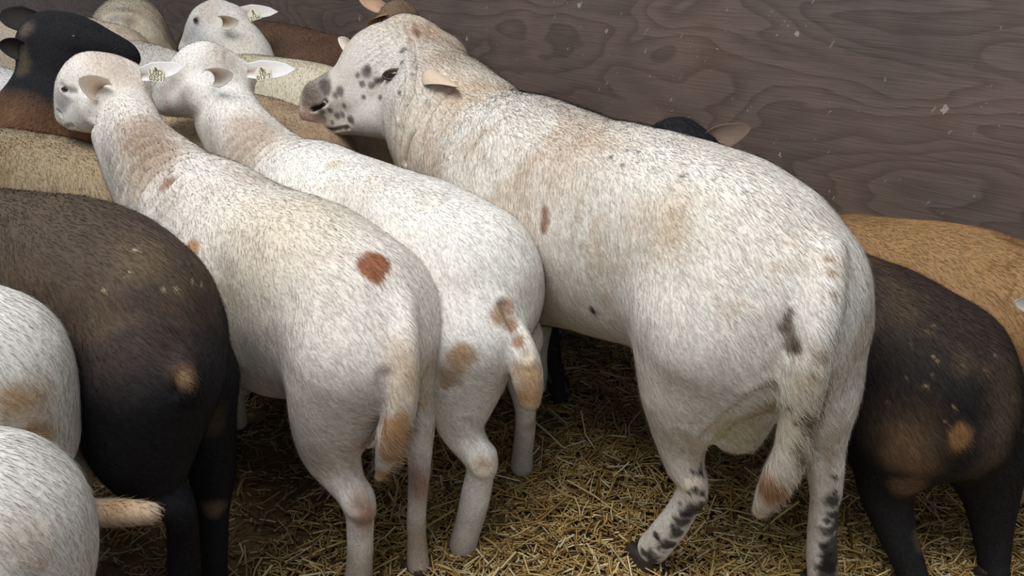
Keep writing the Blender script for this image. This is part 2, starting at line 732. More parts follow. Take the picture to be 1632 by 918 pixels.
        nn = (nu + 1) * nv_
        Fc = []
        for i in range(nu):
            for j in range(nv_ - 1):
                a = i * nv_ + j
                q = (a, a + 1, a + nv_ + 1, a + nv_)
                Fc.append(q)
                Fc.append(tuple(nn + k for k in q[::-1]))
        edge = [i * nv_ for i in range(nu + 1)] + [nu * nv_ + j for j in range(1, nv_)] + [i * nv_ + nv_ - 1 for i in range(nu - 1, -1, -1)] + [j for j in range(nv_ - 2, 0, -1)]
        for a, b in zip(edge, edge[1:] + edge[:1]):
            Fc.append((a, b, nn + b, nn + a)[::-1])
        ob = link_mesh('ear', V, Fc, [EARMAT], s.root, origin=s.base)
        me = ob.data
        ca = me.attributes.new('pattern', 'FLOAT_COLOR', 'POINT')
        lo_, li = lin(outer), lin(inner)
        cols = []
        for k in range(len(V)):
            kk = k % nn
            i, j = divmod(kk, nv_)
            t, v = i / nu, abs(-1 + 2 * j / (nv_ - 1))
            if k < nn:
                # inside: bare warm skin deep in the shell, pale rim
                m = max(0, 1 - (t / .85) ** 2) * max(0, 1 - (v / .8) ** 3)
                rimc = lo_ * 0.85 + li * 0.15
                c = rimc * (1 - m) + li * m
                m2 = max(0, 1 - t * 2.4) * max(0, 1 - v * 1.7)
                c = c * (1 - 0.75 * m2) + lin((70, 42, 28)) * 0.75 * m2
            else:
                c = lo_
            cols += [*c, 1]
        ca.data.foreach_set('color', np.array(cols, np.float32))
        s.orient(ob)
        if label:
            ob['label'] = label
        return ob

    def orient(s, ob):
        bm = bmesh.new()
        bm.from_mesh(ob.data)
        bmesh.ops.recalc_face_normals(bm, faces=bm.faces)
        bm.to_mesh(ob.data)
        bm.free()

    def tag(s, ear, c, nrm, upv, w, h, text, back=True):
        """plastic ear tag: rounded-corner tapered plate with a stud and stamped characters"""
        c, nrm, upv = (np.asarray(x, float) for x in (c, nrm, upv))
        nrm = nrm / np.linalg.norm(nrm)
        upv = upv - nrm * (upv @ nrm)
        upv /= np.linalg.norm(upv)
        rt = np.cross(upv, nrm)
        out = [(-.5, -.5), (.5, -.5), (.55, .1), (.22, .5), (-.22, .5), (-.55, .1)]
        bm = bmesh.new()

        def plate(off, sc):
            th = 0.0014
            vs = []
            for zz in (off - th, off + th):
                vs.append([bm.verts.new(c + rt * x * w * sc + upv * y * h * sc + nrm * zz) for x, y in out])
            bm.faces.new(vs[1])
            bm.faces.new(vs[0][::-1])
            for a in range(len(out)):
                b = (a + 1) % len(out)
                bm.faces.new((vs[0][a], vs[0][b], vs[1][b], vs[1][a]))
        plate(0, 1)
        if back:
            plate(-0.012, 0.9)
        st = bmesh.ops.create_cone(bm, cap_ends=True, segments=12, radius1=w * 0.11, radius2=w * 0.09, depth=0.02)
        M = Matrix((np.append(rt, 0), np.append(upv, 0), np.append(nrm, 0), (0, 0, 0, 1))).transposed()
        M.translation = Vector(c + upv * h * 0.3 - nrm * 0.004)
        bmesh.ops.transform(bm, matrix=M, verts=st['verts'])
        bmesh.ops.recalc_face_normals(bm, faces=bm.faces)
        nf = len(bm.faces)
        fc = bpy.data.curves.new('t', 'FONT')
        fc.body = text
        fc.align_x, fc.align_y = 'CENTER', 'CENTER'
        fc.size = h * 0.44
        fc.offset = h * 0.012
        fc.space_line = 0.8
        fo = bpy.data.objects.new('t', fc)
        COL.objects.link(fo)
        bpy.context.view_layer.update()
        tm = bpy.data.meshes.new_from_object(fo.evaluated_get(bpy.context.evaluated_depsgraph_get()))
        bpy.data.objects.remove(fo)
        M2 = Matrix((np.append(rt, 0), np.append(upv, 0), np.append(nrm, 0), (0, 0, 0, 1))).transposed()
        M2.translation = Vector(c - upv * h * 0.14 + nrm * 0.0018)
        tm.transform(M2)
        bm.from_mesh(tm)
        bm.faces.ensure_lookup_table()
        for f in bm.faces[nf:]:
            f.material_index = 1
        me = bpy.data.meshes.new('ear_tag')
        bm.transform(Matrix.Translation(Vector(-s.base)))
        bm.to_mesh(me)
        bm.free()
        me.materials.append(simple_mat('tag_plastic', (222, 219, 198), 0.4, 0.05))
        me.materials.append(simple_mat('tag_print', (112, 106, 84), 0.6))
        o = bpy.data.objects.new('ear_tag', me)
        COL.objects.link(o)
        o.parent = ear
        o['label'] = 'cream plastic ear tag with stamped characters'
        return o

    def eye(s, px, py, r, sink=0.45, slant=0.0):
        p, nr = s.hit(px, py)
        tc = CAM - p
        nr = nr / np.linalg.norm(nr) * .35 + tc / np.linalg.norm(tc) * .65
        nr = nr / np.linalg.norm(nr)
        up_ = np.array([0, 0, 1.0])
        up_ = up_ - nr * (up_ @ nr)
        up_ /= np.linalg.norm(up_)
        rt = np.cross(up_, nr)
        rt, up_ = rt * math.cos(slant) + up_ * math.sin(slant), up_ * math.cos(slant) - rt * math.sin(slant)
        c = p - nr * r * sink
        bm = bmesh.new()
        bmesh.ops.create_uvsphere(bm, u_segments=24, v_segments=16, radius=1)
        V = [c + rt * v.co.x * r * 1.25 + up_ * v.co.y * r * 0.60 + nr * v.co.z * r * 0.8 for v in bm.verts]
        for v, q in zip(bm.verts, V):
            v.co = Vector(q)
        me = bpy.data.meshes.new('eye')
        pup = []
        for f in bm.faces:
            m = np.array(f.calc_center_median()) - c
            if m @ nr > 0.3 * r and abs(m @ rt) < 0.6 * r and abs(m @ up_) < 0.2 * r:
                f.material_index = 1
            f.smooth = True
        bm.transform(Matrix.Translation(Vector(-s.base)))
        bm.to_mesh(me)
        bm.free()
        me.materials.append(simple_mat('iris', (66, 44, 28), 0.12, 0.2, 0.6))
        me.materials.append(simple_mat('pupil', (10, 9, 9), 0.08, 0, 0.6))
        o = bpy.data.objects.new('eye', me)
        COL.objects.link(o)
        o.parent = s.root
        # lids
        vs, fs = [], []
        nA, nB = 28, 6
        for a in range(nA):
            A = 2 * math.pi * a / nA
            e = c + rt * math.cos(A) * r * 1.28 + up_ * math.sin(A) * r * 0.56 + nr * r * (0.36 + 0.10 * abs(math.sin(A)))
            od = rt * math.cos(A) + up_ * math.sin(A)
            for b in range(nB):
                Bq = 2 * math.pi * b / nB
                rr = r * 0.2
                vs.append(e + od * math.cos(Bq) * rr + nr * math.sin(Bq) * rr)
        for a in range(nA):
            for b in range(nB):
                a2, b2 = (a + 1) % nA, (b + 1) % nB
                fs.append((a * nB + b, a2 * nB + b, a2 * nB + b2, a * nB + b2))
        l = link_mesh('eyelid', vs, fs, simple_mat('eyelid', (52, 42, 38), 0.5, 0.15), o, origin=s.base)
        s.orient(l)
        return o

    def hoof(s, p, r, rgb=(60, 52, 46), yaw_dir=None):
        """cloven hoof: two toe claws at the end of a leg"""
        hd = s.h if yaw_dir is None else yaw_dir
        sd = np.array([hd[1], -hd[0], 0])
        vs, fs = [], []
        for side in (-1, 1):
            n0 = len(vs)
            seg = 14
            rings = [(0.0, 1.0, 0.0), (0.3, 1.0, 0.02), (0.75, 0.86, -0.04), (1.0, 0.78, -0.12)]
            for zf, sc, sh in rings:
                for a in range(seg):
                    A = 2 * math.pi * a / seg
                    f_ = math.cos(A) * r * 1.25 * sc
                    if f_ > 0:
                        f_ *= 1.25 + (-0.1 * zf)
                    l_ = math.sin(A) * r * 0.52 * sc
                    q = np.array([p[0], p[1], 0]) + hd * (f_ + sh * r + 0.25 * r) + sd * (l_ + side * r * 0.5) + np.array([0, 0, 0.002 + zf * r * 1.25])
                    vs.append(q)
            for k in range(len(rings) - 1):
                for a in range(seg):
                    b = (a + 1) % seg
                    fs.append((n0 + k * seg + a, n0 + k * seg + b, n0 + (k + 1) * seg + b, n0 + (k + 1) * seg + a))
            fs.append(tuple(n0 + a for a in range(seg))[::-1])
            fs.append(tuple(n0 + (len(rings) - 1) * seg + a for a in range(seg)))
        o = link_mesh('hoof', vs, fs, simple_mat('hoof_%d_%d_%d' % rgb, rgb, 0.55, 0.25, 0.3, 120, 0.3), s.root, origin=s.base)
        s.orient(o)
        return o

    # ---- standard anatomy in the animal's own frame (u forward, w to its right, z up)
    def std_trunk(s, u=0.0, k=1.0, back=0.80):
        z = lambda v: v * back / 0.80
        s.chain([s.lo(u - .40 * k, 0, z(.62), .15 * k), s.lo(u - .15 * k, 0, z(.635), .155 * k), s.lo(u + .12 * k, 0, z(.63), .155 * k), s.lo(u + .32 * k, 0, z(.635), .14 * k)], .05)
        s.chain([s.lo(u - .34 * k, 0, z(.53), .17 * k), s.lo(u - .12 * k, 0, z(.49), .205 * k), s.lo(u + .12 * k, 0, z(.49), .195 * k), s.lo(u + .34 * k, 0, z(.52), .15 * k)], .06)

    def std_rear(s, u=0.0, k=1.0, sw=(0, 0), hc=(60, 52, 46), hoof=True):
        s.hoofs = getattr(s, 'hoofs', [])
        for i, sd in enumerate((-1, 1)):
            d = sw[i]
            s.chain([s.lo(u - .40 * k, sd * .075 * k, .55 * k, .135 * k), s.lo(u - .34 * k, sd * .10 * k, .42 * k, .095 * k), s.lo(u + (-.38 + d * .4) * k, sd * .10 * k, .32 * k, .055 * k),
                     s.lo(u + (-.47 + d) * k, sd * .10 * k, .24 * k, .033 * k), s.lo(u + (-.44 + d) * k, sd * .10 * k, .12 * k, .025 * k), s.lo(u + (-.41 + d) * k, sd * .10 * k, .045 * k, .028 * k)], .04)
            s.hoofs.append((s.lo(u + (-.405 + d) * k, sd * .10 * k, 0, 0)[0], .026 * k, hc))

    def std_front(s, u=0.0, k=1.0, sw=(0, 0), hc=(60, 52, 46)):
        s.hoofs = getattr(s, 'hoofs', [])
        for i, sd in enumerate((-1, 1)):
            d = sw[i]
            s.chain([s.lo(u + .27 * k, sd * .10 * k, .52 * k, .10 * k), s.lo(u + (.22 + d * .3) * k, sd * .10 * k, .38 * k, .06 * k), s.lo(u + (.24 + d) * k, sd * .085 * k, .24 * k, .033 * k),
                     s.lo(u + (.235 + d) * k, sd * .085 * k, .12 * k, .022 * k), s.lo(u + (.25 + d) * k, sd * .085 * k, .045 * k, .027 * k)], .04)
            s.hoofs.append((s.lo(u + (.255 + d) * k, sd * .085 * k, 0, 0)[0], .026 * k, hc))

    def std_tail(s, u=0.0, k=1.0, w=0.0, ln=1.0):
        s.chain([s.lo(u - .50 * k, 0, .64 * k, .035 * k), s.lo(u - .575 * k, w * .3, .56 * k, .034 * k), s.lo(u - .60 * k, w, (.56 - .14 * ln) * k, .03 * k), s.lo(u - .59 * k, w, (.56 - .24 * ln) * k, .017 * k)], .025)

    def std_head(s, u=0.0, k=1.0, pitch=0.0, turn=0.0, base=(.36, .62), neck=.30, ears=None):
        """neck and head; pitch raises (+) or lowers the neck, turn swings it (degrees)"""
        a, b = math.radians(38 + pitch), math.radians(turn)
        nd = np.array([math.cos(a) * math.cos(b), math.cos(a) * math.sin(b), math.sin(a)])
        p0 = np.array([u + base[0] * k, 0, base[1] * k])
        p1 = p0 + nd * neck * .5 * k
        p2 = p0 + nd * neck * k
        L = lambda p, r: s.lo(p[0], p[1], p[2], r * k)
        s.chain([L(p0 - nd * .06 * k, .14), L(p1, .095), L(p2, .075)], .05)
        fa = math.radians(min(-20, -30 + pitch * .5))
        fd = np.array([math.cos(fa) * math.cos(b * 1.3), math.cos(fa) * math.sin(b * 1.3), math.sin(fa)])
        c = p2 + fd * .02 * k + np.array([0, 0, .02 * k])
        m = c + fd * .185 * k
        s.chain([L(c, .078), L(c + fd * .09 * k, .058), L(m, .036)], .02)
        s.chain([L(c + fd * .03 * k + np.array([0, 0, -.045 * k]), .052), L(m + np.array([0, 0, -.022 * k]), .024)], .02)
        s.headinfo = (c, fd, k)
        return c, fd

    def std_ears(s, outer, inner):
        c, fd, k = s.headinfo
        sd = np.array([-fd[1], fd[0], 0])
        sd /= np.linalg.norm(sd)
        for q in (-1, 1):
            b = c - fd * .02 * k + sd * q * .06 * k + np.array([0, 0, .02 * k])
            t = b + sd * q * .115 * k - fd * .03 * k + np.array([0, 0, .01 * k])
            W = lambda p: s.lo(p[0], p[1], p[2], 0)[0]
            od = W(fd * 1.0 + np.array([0, 0, -.3])) - W(np.zeros(3))
            s.ear(W(b), W(t), .055 * k, od, outer, inner)

    def std_eyes(s, r=.013):
        c, fd, k = s.headinfo
        sd = np.array([-fd[1], fd[0], 0])
        sd /= np.linalg.norm(sd)
        for q in (-1, 1):
            b = c + fd * .065 * k + sd * q * .055 * k + np.array([0, 0, .02 * k])
            p = s.lo(b[0], b[1], b[2], 0)[0]
            bm = bmesh.new()
            bmesh.ops.create_uvsphere(bm, u_segments=16, v_segments=10, radius=r * k)
            bm.transform(Matrix.Translation(Vector(p - s.base)))
            for f in bm.faces:
                f.smooth = True
            me = bpy.data.meshes.new('eye')
            bm.to_mesh(me)
            bm.free()
            me.materials.append(simple_mat('iris', (66, 44, 28), 0.12, 0.2, 0.6))
            o = bpy.data.objects.new('eye', me)
            COL.objects.link(o)
            o.parent = s.root

    def put_hoofs(s):
        for p, r, c in getattr(s, 'hoofs', []):
            s.hoof(p, r, c)


def ear_mat():
    m, nt, b = new_mat('ear_skin')
    a = nt.nodes.new('ShaderNodeAttribute')
    a.attribute_name = 'pattern'
    tc = nt.nodes.new('ShaderNodeTexCoord')
    nz = nt.nodes.new('ShaderNodeTexNoise')
    nz.inputs['Scale'].default_value = 90
    nt.links.new(tc.outputs['Object'], nz.inputs['Vector'])
    mr = nt.nodes.new('ShaderNodeMapRange')
    mr.inputs['To Min'].default_value = 0.82
    mr.inputs['To Max'].default_value = 1.12
    nt.links.new(nz.outputs['Fac'], mr.inputs['Value'])
    sc = nt.nodes.new('ShaderNodeVectorMath')
    sc.operation = 'SCALE'
    nt.links.new(a.outputs['Color'], sc.inputs[0])
    nt.links.new(mr.outputs['Result'], sc.inputs['Scale'])
    nt.links.new(sc.outputs[0], b.inputs['Base Color'])
    b.inputs['Roughness'].default_value = 0.75
    b.inputs['Specular IOR Level'].default_value = 0.2
    bp = nt.nodes.new('ShaderNodeBump')
    bp.inputs['Strength'].default_value = 0.25
    bp.inputs['Distance'].default_value = 0.002
    nt.links.new(nz.outputs['Fac'], bp.inputs['Height'])
    nt.links.new(bp.outputs['Normal'], b.inputs['Normal'])
    return m


EARMAT = ear_mat()

# ------------------------------------------------------------------ setting
WY = math.radians(48)
WH = np.array([-math.sin(WY), math.cos(WY), 0])
WN = np.array([math.cos(WY), math.sin(WY), 0])
WALL_N = 2.55


def plywood_mat():
    m, nt, b = new_mat('plywood')
    N, L = nt.nodes, nt.links
    tc = N.new('ShaderNodeTexCoord')

    def mapping(sx, sy, sz, loc=(0, 0, 0)):
        mp = N.new('ShaderNodeMapping')
        mp.inputs['Scale'].default_value = (sx, sy, sz)
        mp.inputs['Location'].default_value = loc
        L.new(tc.outputs['Object'], mp.inputs['Vector'])
        return mp.outputs[0]

    def noise(vec, scale, detail=2, rough=0.5, dist=0.0):
        n = N.new('ShaderNodeTexNoise')
        n.inputs['Scale'].default_value = scale
        n.inputs['Detail'].default_value = detail
        n.inputs['Roughness'].default_value = rough
        n.inputs['Distortion'].default_value = dist
        L.new(vec, n.inputs['Vector'])
        return n.outputs['Fac']

    def mth(op, a, b_=None, c=None):
        n = N.new('ShaderNodeMath')
        n.operation = op
        for k, x in enumerate((a, b_, c)):
            if x is None:
                continue
            if isinstance(x, (int, float)):
                n.inputs[k].default_value = x
            else:
                L.new(x, n.inputs[k])
        return n.outputs[0]

    def ramp(v, stops):
        r = N.new('ShaderNodeValToRGB')
        e = r.color_ramp.elements
        while len(e) < len(stops):
            e.new(0.5)
        for k, (p, c) in enumerate(stops):
            e[k].position = p
            e[k].color = (*lin(c), 1) if len(c) == 3 else c
        L.new(v, r.inputs[0])
        return r.outputs[0]

    def mix(fac, a, b_, mode='MIX'):
        n = N.new('ShaderNodeMix')
        n.data_type = 'RGBA'
        n.blend_type = mode
        if isinstance(fac, (int, float)):
            n.inputs['Factor'].default_value = fac
        else:
            L.new(fac, n.inputs['Factor'])
        for k, x in ((6, a), (7, b_)):
            if isinstance(x, tuple):
                n.inputs[k].default_value = (*lin(x), 1)
            else:
                L.new(x, n.inputs[k])
        return n.outputs[2]
    # cathedral grain: contour lines of a slow, sideways-stretched field
    field = noise(mapping(1.1, 1, 3.4), 1.0, 2.6, 0.45, 0.2)
    rings = mth('FRACT', mth('MULTIPLY', field, 15.0))
    line = ramp(rings, [(0.0, (184, 182, 180)), (0.10, (255, 255, 255)), (0.55, (246, 246, 246)), (1.0, (196, 194, 192))])
    fine = noise(mapping(3, 1, 70), 2.2, 5, 0.65)
    blot = noise(mapping(1, 1, 1.4, (3, 0, 1)), 1.7, 4, 0.55)
    base = ramp(blot, [(0.30, (98, 88, 85)), (0.44, (114, 99, 92)), (0.58, (124, 105, 96)), (0.75, (106, 97, 89))])
    hue = noise(mapping(1, 1, 1.2, (9, 0, 4)), 4.0, 3, 0.5)
    base = mix(mth('MULTIPLY', ramp(hue, [(0.55, (0, 0, 0)), (0.75, (255, 255, 255))]), 0.22), base, (112, 78, 54))
    col = mix(0.62, base, line, 'MULTIPLY')
    fr = ramp(fine, [(0.25, (186, 184, 182)), (0.5, (236, 235, 234)), (0.78, (255, 255, 255))])
    col = mix(0.75, col, fr, 'MULTIPLY')
    # dried splashes and chips
    vo = N.new('ShaderNodeTexVoronoi')
    vo.inputs['Scale'].default_value = 15
    vo.inputs['Randomness'].default_value = 1
    wob = noise(mapping(1, 1, 1), 60, 3)
    wv = N.new('ShaderNodeVectorMath')
    wv.operation = 'ADD'
    L.new(mapping(1, 1, 0.8), wv.inputs[0])
    cb = N.new('ShaderNodeCombineXYZ')
    L.new(mth('MULTIPLY', wob, 0.04), cb.inputs[0])
    L.new(mth('MULTIPLY', wob, 0.05), cb.inputs[2])
    L.new(cb.outputs[0], wv.inputs[1])
    L.new(wv.outputs[0], vo.inputs['Vector'])
    cs = N.new('ShaderNodeSeparateColor')
    L.new(vo.outputs['Color'], cs.inputs[0])
    size = mth('MULTIPLY', mth('POWER', cs.outputs[0], 3.2), 0.14)
    spot = mth('LESS_THAN', vo.outputs['Distance'], size)
    col = mix(mth('MULTIPLY', spot, 0.55), col, (196, 186, 172))
    vo2 = N.new('ShaderNodeTexVoronoi')
    vo2.inputs['Scale'].default_value = 34
    L.new(wv.outputs[0], vo2.inputs['Vector'])
    cs2 = N.new('ShaderNodeSeparateColor')
    L.new(vo2.outputs['Color'], cs2.inputs[0])
    spot2 = mth('LESS_THAN', vo2.outputs['Distance'], mth('MULTIPLY', mth('POWER', cs2.outputs[1], 3.0), 0.13))
    col = mix(mth('MULTIPLY', spot2, 0.4), col, (176, 166, 150))
    # worn, muddier towards its lower half
    L.new(col, b.inputs['Base Color'])
    b.inputs['Roughness'].default_value = 0.62
    b.inputs['Specular IOR Level'].default_value = 0.35
    bp = N.new('ShaderNodeBump')
    bp.inputs['Strength'].default_value = 0.5
    bp.inputs['Distance'].default_value = 0.004
    hsum = mth('ADD', mth('MULTIPLY', rings, -0.6), mth('MULTIPLY', fine, 0.8))
    L.new(hsum, bp.inputs['Height'])
    L.new(bp.outputs['Normal'], b.inputs['Normal'])
    return m


def build_wall():
    ply = plywood_mat()
    # where the visible panel joint falls along the wall
    d = ray(780, 90)
    t = (WALL_N - CAM @ WN) / (WN @ d)
    u_joint = (CAM + t * d) @ WH
    root_o = WN * WALL_N
    V, Fc = [], []

    def box(u0, u1, z0, z1, t0, t1, bev=0.003):
        n0 = len(V)
        for tt, ins in ((t0, bev), (t0 + bev, 0), (t1, 0)):
            for uu, zz in ((u0 + ins, z0 + ins), (u1 - ins, z0 + ins), (u1 - ins, z1 - ins), (u0 + ins, z1 - ins)):
                V.append((uu, tt, zz))
        Fc.append((n0, n0 + 1, n0 + 2, n0 + 3))
        for r in (0, 4):
            for k in range(4):
                a, b_ = n0 + r + k, n0 + r + (k + 1) % 4
                Fc.append((a, a + 4, b_ + 4, b_))
        Fc.append((n0 + 11, n0 + 10, n0 + 9, n0 + 8))
    us = [u_joint + 2.44 * k for k in range(-2, 4)]
    for a, b_ in zip(us[:-1], us[1:]):
        box(a + 0.0001, b_ - 0.0001, 0.0, 2.1, 0.0, 0.018)
    # local frame: x along the wall (backwards), y into the wall, z up
    o = link_mesh('wall_back', [(-v[0], v[1], v[2]) for v in V], Fc, ply, None, smooth_=False)
    o.location = root_o
    ang = math.atan2(-WH[1], -WH[0])
    o.rotation_euler = (0, 0, ang)
    bm = bmesh.new()
    bm.from_mesh(o.data)
    bmesh.ops.recalc_face_normals(bm, faces=bm.faces)
    bm.to_mesh(o.data)
    bm.free()
    o['kind'] = 'structure'
    o['label'] = 'weathered dark brown plywood sheet wall behind the flock'
    return o


WALL = build_wall()


def build_floor():
    m, nt, b = new_mat('trodden_muck')
    N, L = nt.nodes, nt.links
    tc = N.new('ShaderNodeTexCoord')
    n1 = N.new('ShaderNodeTexNoise')
    n1.inputs['Scale'].default_value = 2.2
    n1.inputs['Detail'].default_value = 8
    n2 = N.new('ShaderNodeTexNoise')
    n2.inputs['Scale'].default_value = 70
    n2.inputs['Detail'].default_value = 8
    n2.inputs['Roughness'].default_value = 0.7
    for n in (n1, n2):
        L.new(tc.outputs['Object'], n.inputs['Vector'])
    r = N.new('ShaderNodeValToRGB')
    e = r.color_ramp.elements
    e[0].position, e[0].color = 0.3, (*lin((70, 54, 34)), 1)
    e[1].position, e[1].color = 0.7, (*lin((138, 106, 62)), 1)
    L.new(n2.outputs['Fac'], r.inputs[0])
    mx = N.new('ShaderNodeMix')
    mx.data_type = 'RGBA'
    mx.blend_type = 'MULTIPLY'
    mx.inputs['Factor'].default_value = 0.6
    L.new(r.outputs[0], mx.inputs[6])
    L.new(n1.outputs['Fac'], mx.inputs[7])
    L.new(mx.outputs[2], b.inputs['Base Color'])
    b.inputs['Roughness'].default_value = 0.9
    bp = N.new('ShaderNodeBump')
    bp.inputs['Strength'].default_value = 0.8
    bp.inputs['Distance'].default_value = 0.01
    L.new(n2.outputs['Fac'], bp.inputs['Height'])
    L.new(bp.outputs['Normal'], b.inputs['Normal'])
    # pen floor up to the wall
    c = [(-9, -1.5), (4.2, -1.5)]
    p0 = WN * (WALL_N + 0.02) + WH * (-4.8)
    p1 = WN * (WALL_N + 0.02) + WH * 8.0
    poly = [(-9, -1.5), (max(p0[0], 4.2), -1.5), (p0[0], p0[1]), (p1[0], p1[1]), (-9, p1[1])]
    n = 5
    V = [(x, y, 0.0) for x, y in poly] + [(x, y, -0.06) for x, y in poly]
    F = [tuple(range(n)), tuple(range(2 * n - 1, n - 1, -1))] + [(k, k + n, (k + 1) % n + n, (k + 1) % n) for k in range(n)]
    o = link_mesh('floor', V, F, m, None, smooth_=False)
    bm = bmesh.new()
    bm.from_mesh(o.data)
    bmesh.ops.recalc_face_normals(bm, faces=bm.faces)
    bm.to_mesh(o.data)
    bm.free()
    o['kind'] = 'structure'
    o['label'] = 'dark trodden pen floor under the straw bedding'


build_floor()


def build_straw(n=92000):
    rs = np.random.RandomState(11)
    # bedding where the gaps between the animals show it, thinner further off
    P = np.empty((0, 2))
    while len(P) < n:
        q = rs.uniform((-1.7, 0.35), (2.2, 3.4), (n, 2))
        q3 = np.concatenate([q, np.zeros((n, 1))], 1)
        keep = (q @ WN[:2] < WALL_N - 0.03)
        dens = 0.55 + 0.45 * smooth(fbm(q3, 3.0, 2), -0.5, 0.4)
        keep &= rs.rand(n) < dens * (1 - .72 * (1 - smooth(q[:, 0] + .12 * fbm(q3, 3, 8), -.62, -.30)))
        P = np.concatenate([P, q[keep]])
    P = P[:n]
    P3 = np.concatenate([P, np.zeros((n, 1))], 1)
    ln = np.clip(rs.lognormal(math.log(0.030), 0.7, n), 0.007, 0.16)
    wd = rs.uniform(0.0010, 0.0034, n)
    wd *= np.where(rs.rand(n) < 0.08, 1.4, 1)
    ang = rs.uniform(0, math.pi * 2, n)
    tilt = rs.normal(0, 0.16, n)
    d = np.stack([np.cos(ang) * np.cos(tilt), np.sin(ang) * np.cos(tilt), np.sin(tilt)], 1)
    side = np.stack([-np.sin(ang), np.cos(ang), np.zeros(n)], 1)
    roll = rs.uniform(-0.6, 0.6, n)
    upv = np.cross(d, side)
    upv *= np.sign(upv[:, 2:3])
    s2 = side * np.cos(roll)[:, None] + upv * np.sin(roll)[:, None]
    u2 = upv * np.cos(roll)[:, None] - side * np.sin(roll)[:, None]
    mound = 0.012 * (fbm(P3, 5.0, 4) + 0.6)
    z = 0.002 + np.clip(mound, 0, None) * rs.rand(n) + rs.rand(n) * 0.010 + np.abs(np.sin(tilt)) * ln * 0.5
    c = np.stack([P[:, 0], P[:, 1], z], 1)
    bend = rs.normal(0, 0.10, n) * ln
    V = np.empty((n, 9, 3))
    for k, t in enumerate((-0.5, 0, 0.5)):
        cc = c + d * (ln * t)[:, None] + side * (bend * (1 - 4 * t * t))[:, None]
        V[:, k * 3] = cc + s2 * (wd)[:, None]
        V[:, k * 3 + 1] = cc + u2 * (wd * 0.8)[:, None]
        V[:, k * 3 + 2] = cc - s2 * (wd)[:, None]
    V = V.reshape(-1, 3)
    V[:, 2] = np.maximum(V[:, 2], 0.0005)
    tpl = np.array([(0, 3, 4, 1), (1, 4, 5, 2), (2, 5, 3, 0), (3, 6, 7, 4), (4, 7, 8, 5), (5, 8, 6, 3)])
    F = (np.arange(n)[:, None, None] * 9 + tpl[None]).reshape(-1, 4)
    me = bpy.data.meshes.new('straw')
    me.vertices.add(len(V))
    me.vertices.foreach_set('co', V.astype(np.float32).ravel())
    me.loops.add(F.size)
    me.loops.foreach_set('vertex_index', F.astype(np.int32).ravel())
    me.polygons.add(len(F))
    me.polygons.foreach_set('loop_start', np.arange(0, F.size, 4, dtype=np.int32))
    me.update(calc_edges=True)
    # soiling: trodden, dung-darkened bedding along the left side; painted-in shade under the flock
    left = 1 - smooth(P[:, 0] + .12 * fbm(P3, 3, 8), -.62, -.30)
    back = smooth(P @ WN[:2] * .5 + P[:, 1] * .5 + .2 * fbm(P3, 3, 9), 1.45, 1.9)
    soil_shade = np.clip(.85 * left + .45 * back + .5 * smooth(fbm(P3, 4, 12), .15, .6), 0, 1)
    sa = me.attributes.new('soil_shade', 'FLOAT', 'POINT')
    sa.data.foreach_set('value', np.repeat(soil_shade, 9).astype(np.float32))
    m, nt, b = new_mat('straw')
    N, L = nt.nodes, nt.links
    g = N.new('ShaderNodeNewGeometry')
    r = N.new('ShaderNodeValToRGB')
    e = r.color_ramp.elements
    stops = [(0.0, (116, 90, 52)), (0.22, (172, 136, 78)), (0.5, (212, 174, 106)), (0.78, (234, 204, 138)), (1.0, (252, 240, 200))]
    while len(e) < len(stops):
        e.new(0.5)
    for k, (p, cc) in enumerate(stops):
        e[k].position, e[k].color = p, (*lin(cc), 1)
    L.new(g.outputs['Random Per Island'], r.inputs[0])
    tc = N.new('ShaderNodeTexCoord')
    nz = N.new('ShaderNodeTexNoise')
    nz.inputs['Scale'].default_value = 1.6
    nz.inputs['Detail'].default_value = 5
    L.new(tc.outputs['Object'], nz.inputs['Vector'])
    mr = N.new('ShaderNodeMapRange')
    mr.inputs['From Min'].default_value = 0.35
    mr.inputs['From Max'].default_value = 0.6
    mr.inputs['To Min'].default_value = 0.72
    mr.inputs['To Max'].default_value = 1.0
    L.new(nz.outputs['Fac'], mr.inputs['Value'])
    sc = N.new('ShaderNodeVectorMath')
    sc.operation = 'SCALE'
    L.new(r.outputs[0], sc.inputs[0])
    L.new(mr.outputs[0], sc.inputs['Scale'])
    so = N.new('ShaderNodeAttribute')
    so.attribute_name = 'soil_shade'
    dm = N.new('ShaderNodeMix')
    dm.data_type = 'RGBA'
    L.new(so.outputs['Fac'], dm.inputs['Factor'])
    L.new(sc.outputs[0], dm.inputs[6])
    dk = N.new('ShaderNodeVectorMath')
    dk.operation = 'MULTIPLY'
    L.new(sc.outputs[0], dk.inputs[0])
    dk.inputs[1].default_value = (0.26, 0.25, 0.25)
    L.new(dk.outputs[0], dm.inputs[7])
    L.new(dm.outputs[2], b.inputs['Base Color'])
    b.inputs['Roughness'].default_value = 0.5
    b.inputs['Specular IOR Level'].default_value = 0.4
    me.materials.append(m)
    o = bpy.data.objects.new('straw_bedding', me)
    COL.objects.link(o)
    o['kind'] = 'stuff'
    o['label'] = 'loose golden brown chopped straw bedding spread over the pen floor'
    o['category'] = 'straw'


build_straw()

# ------------------------------------------------------------------ animals
WHITE = (232, 226, 216)
CREAM = (222, 208, 186)


def near(V, p, r):
    return np.exp(-((V - np.asarray(p)) ** 2).sum(1) / r ** 2)


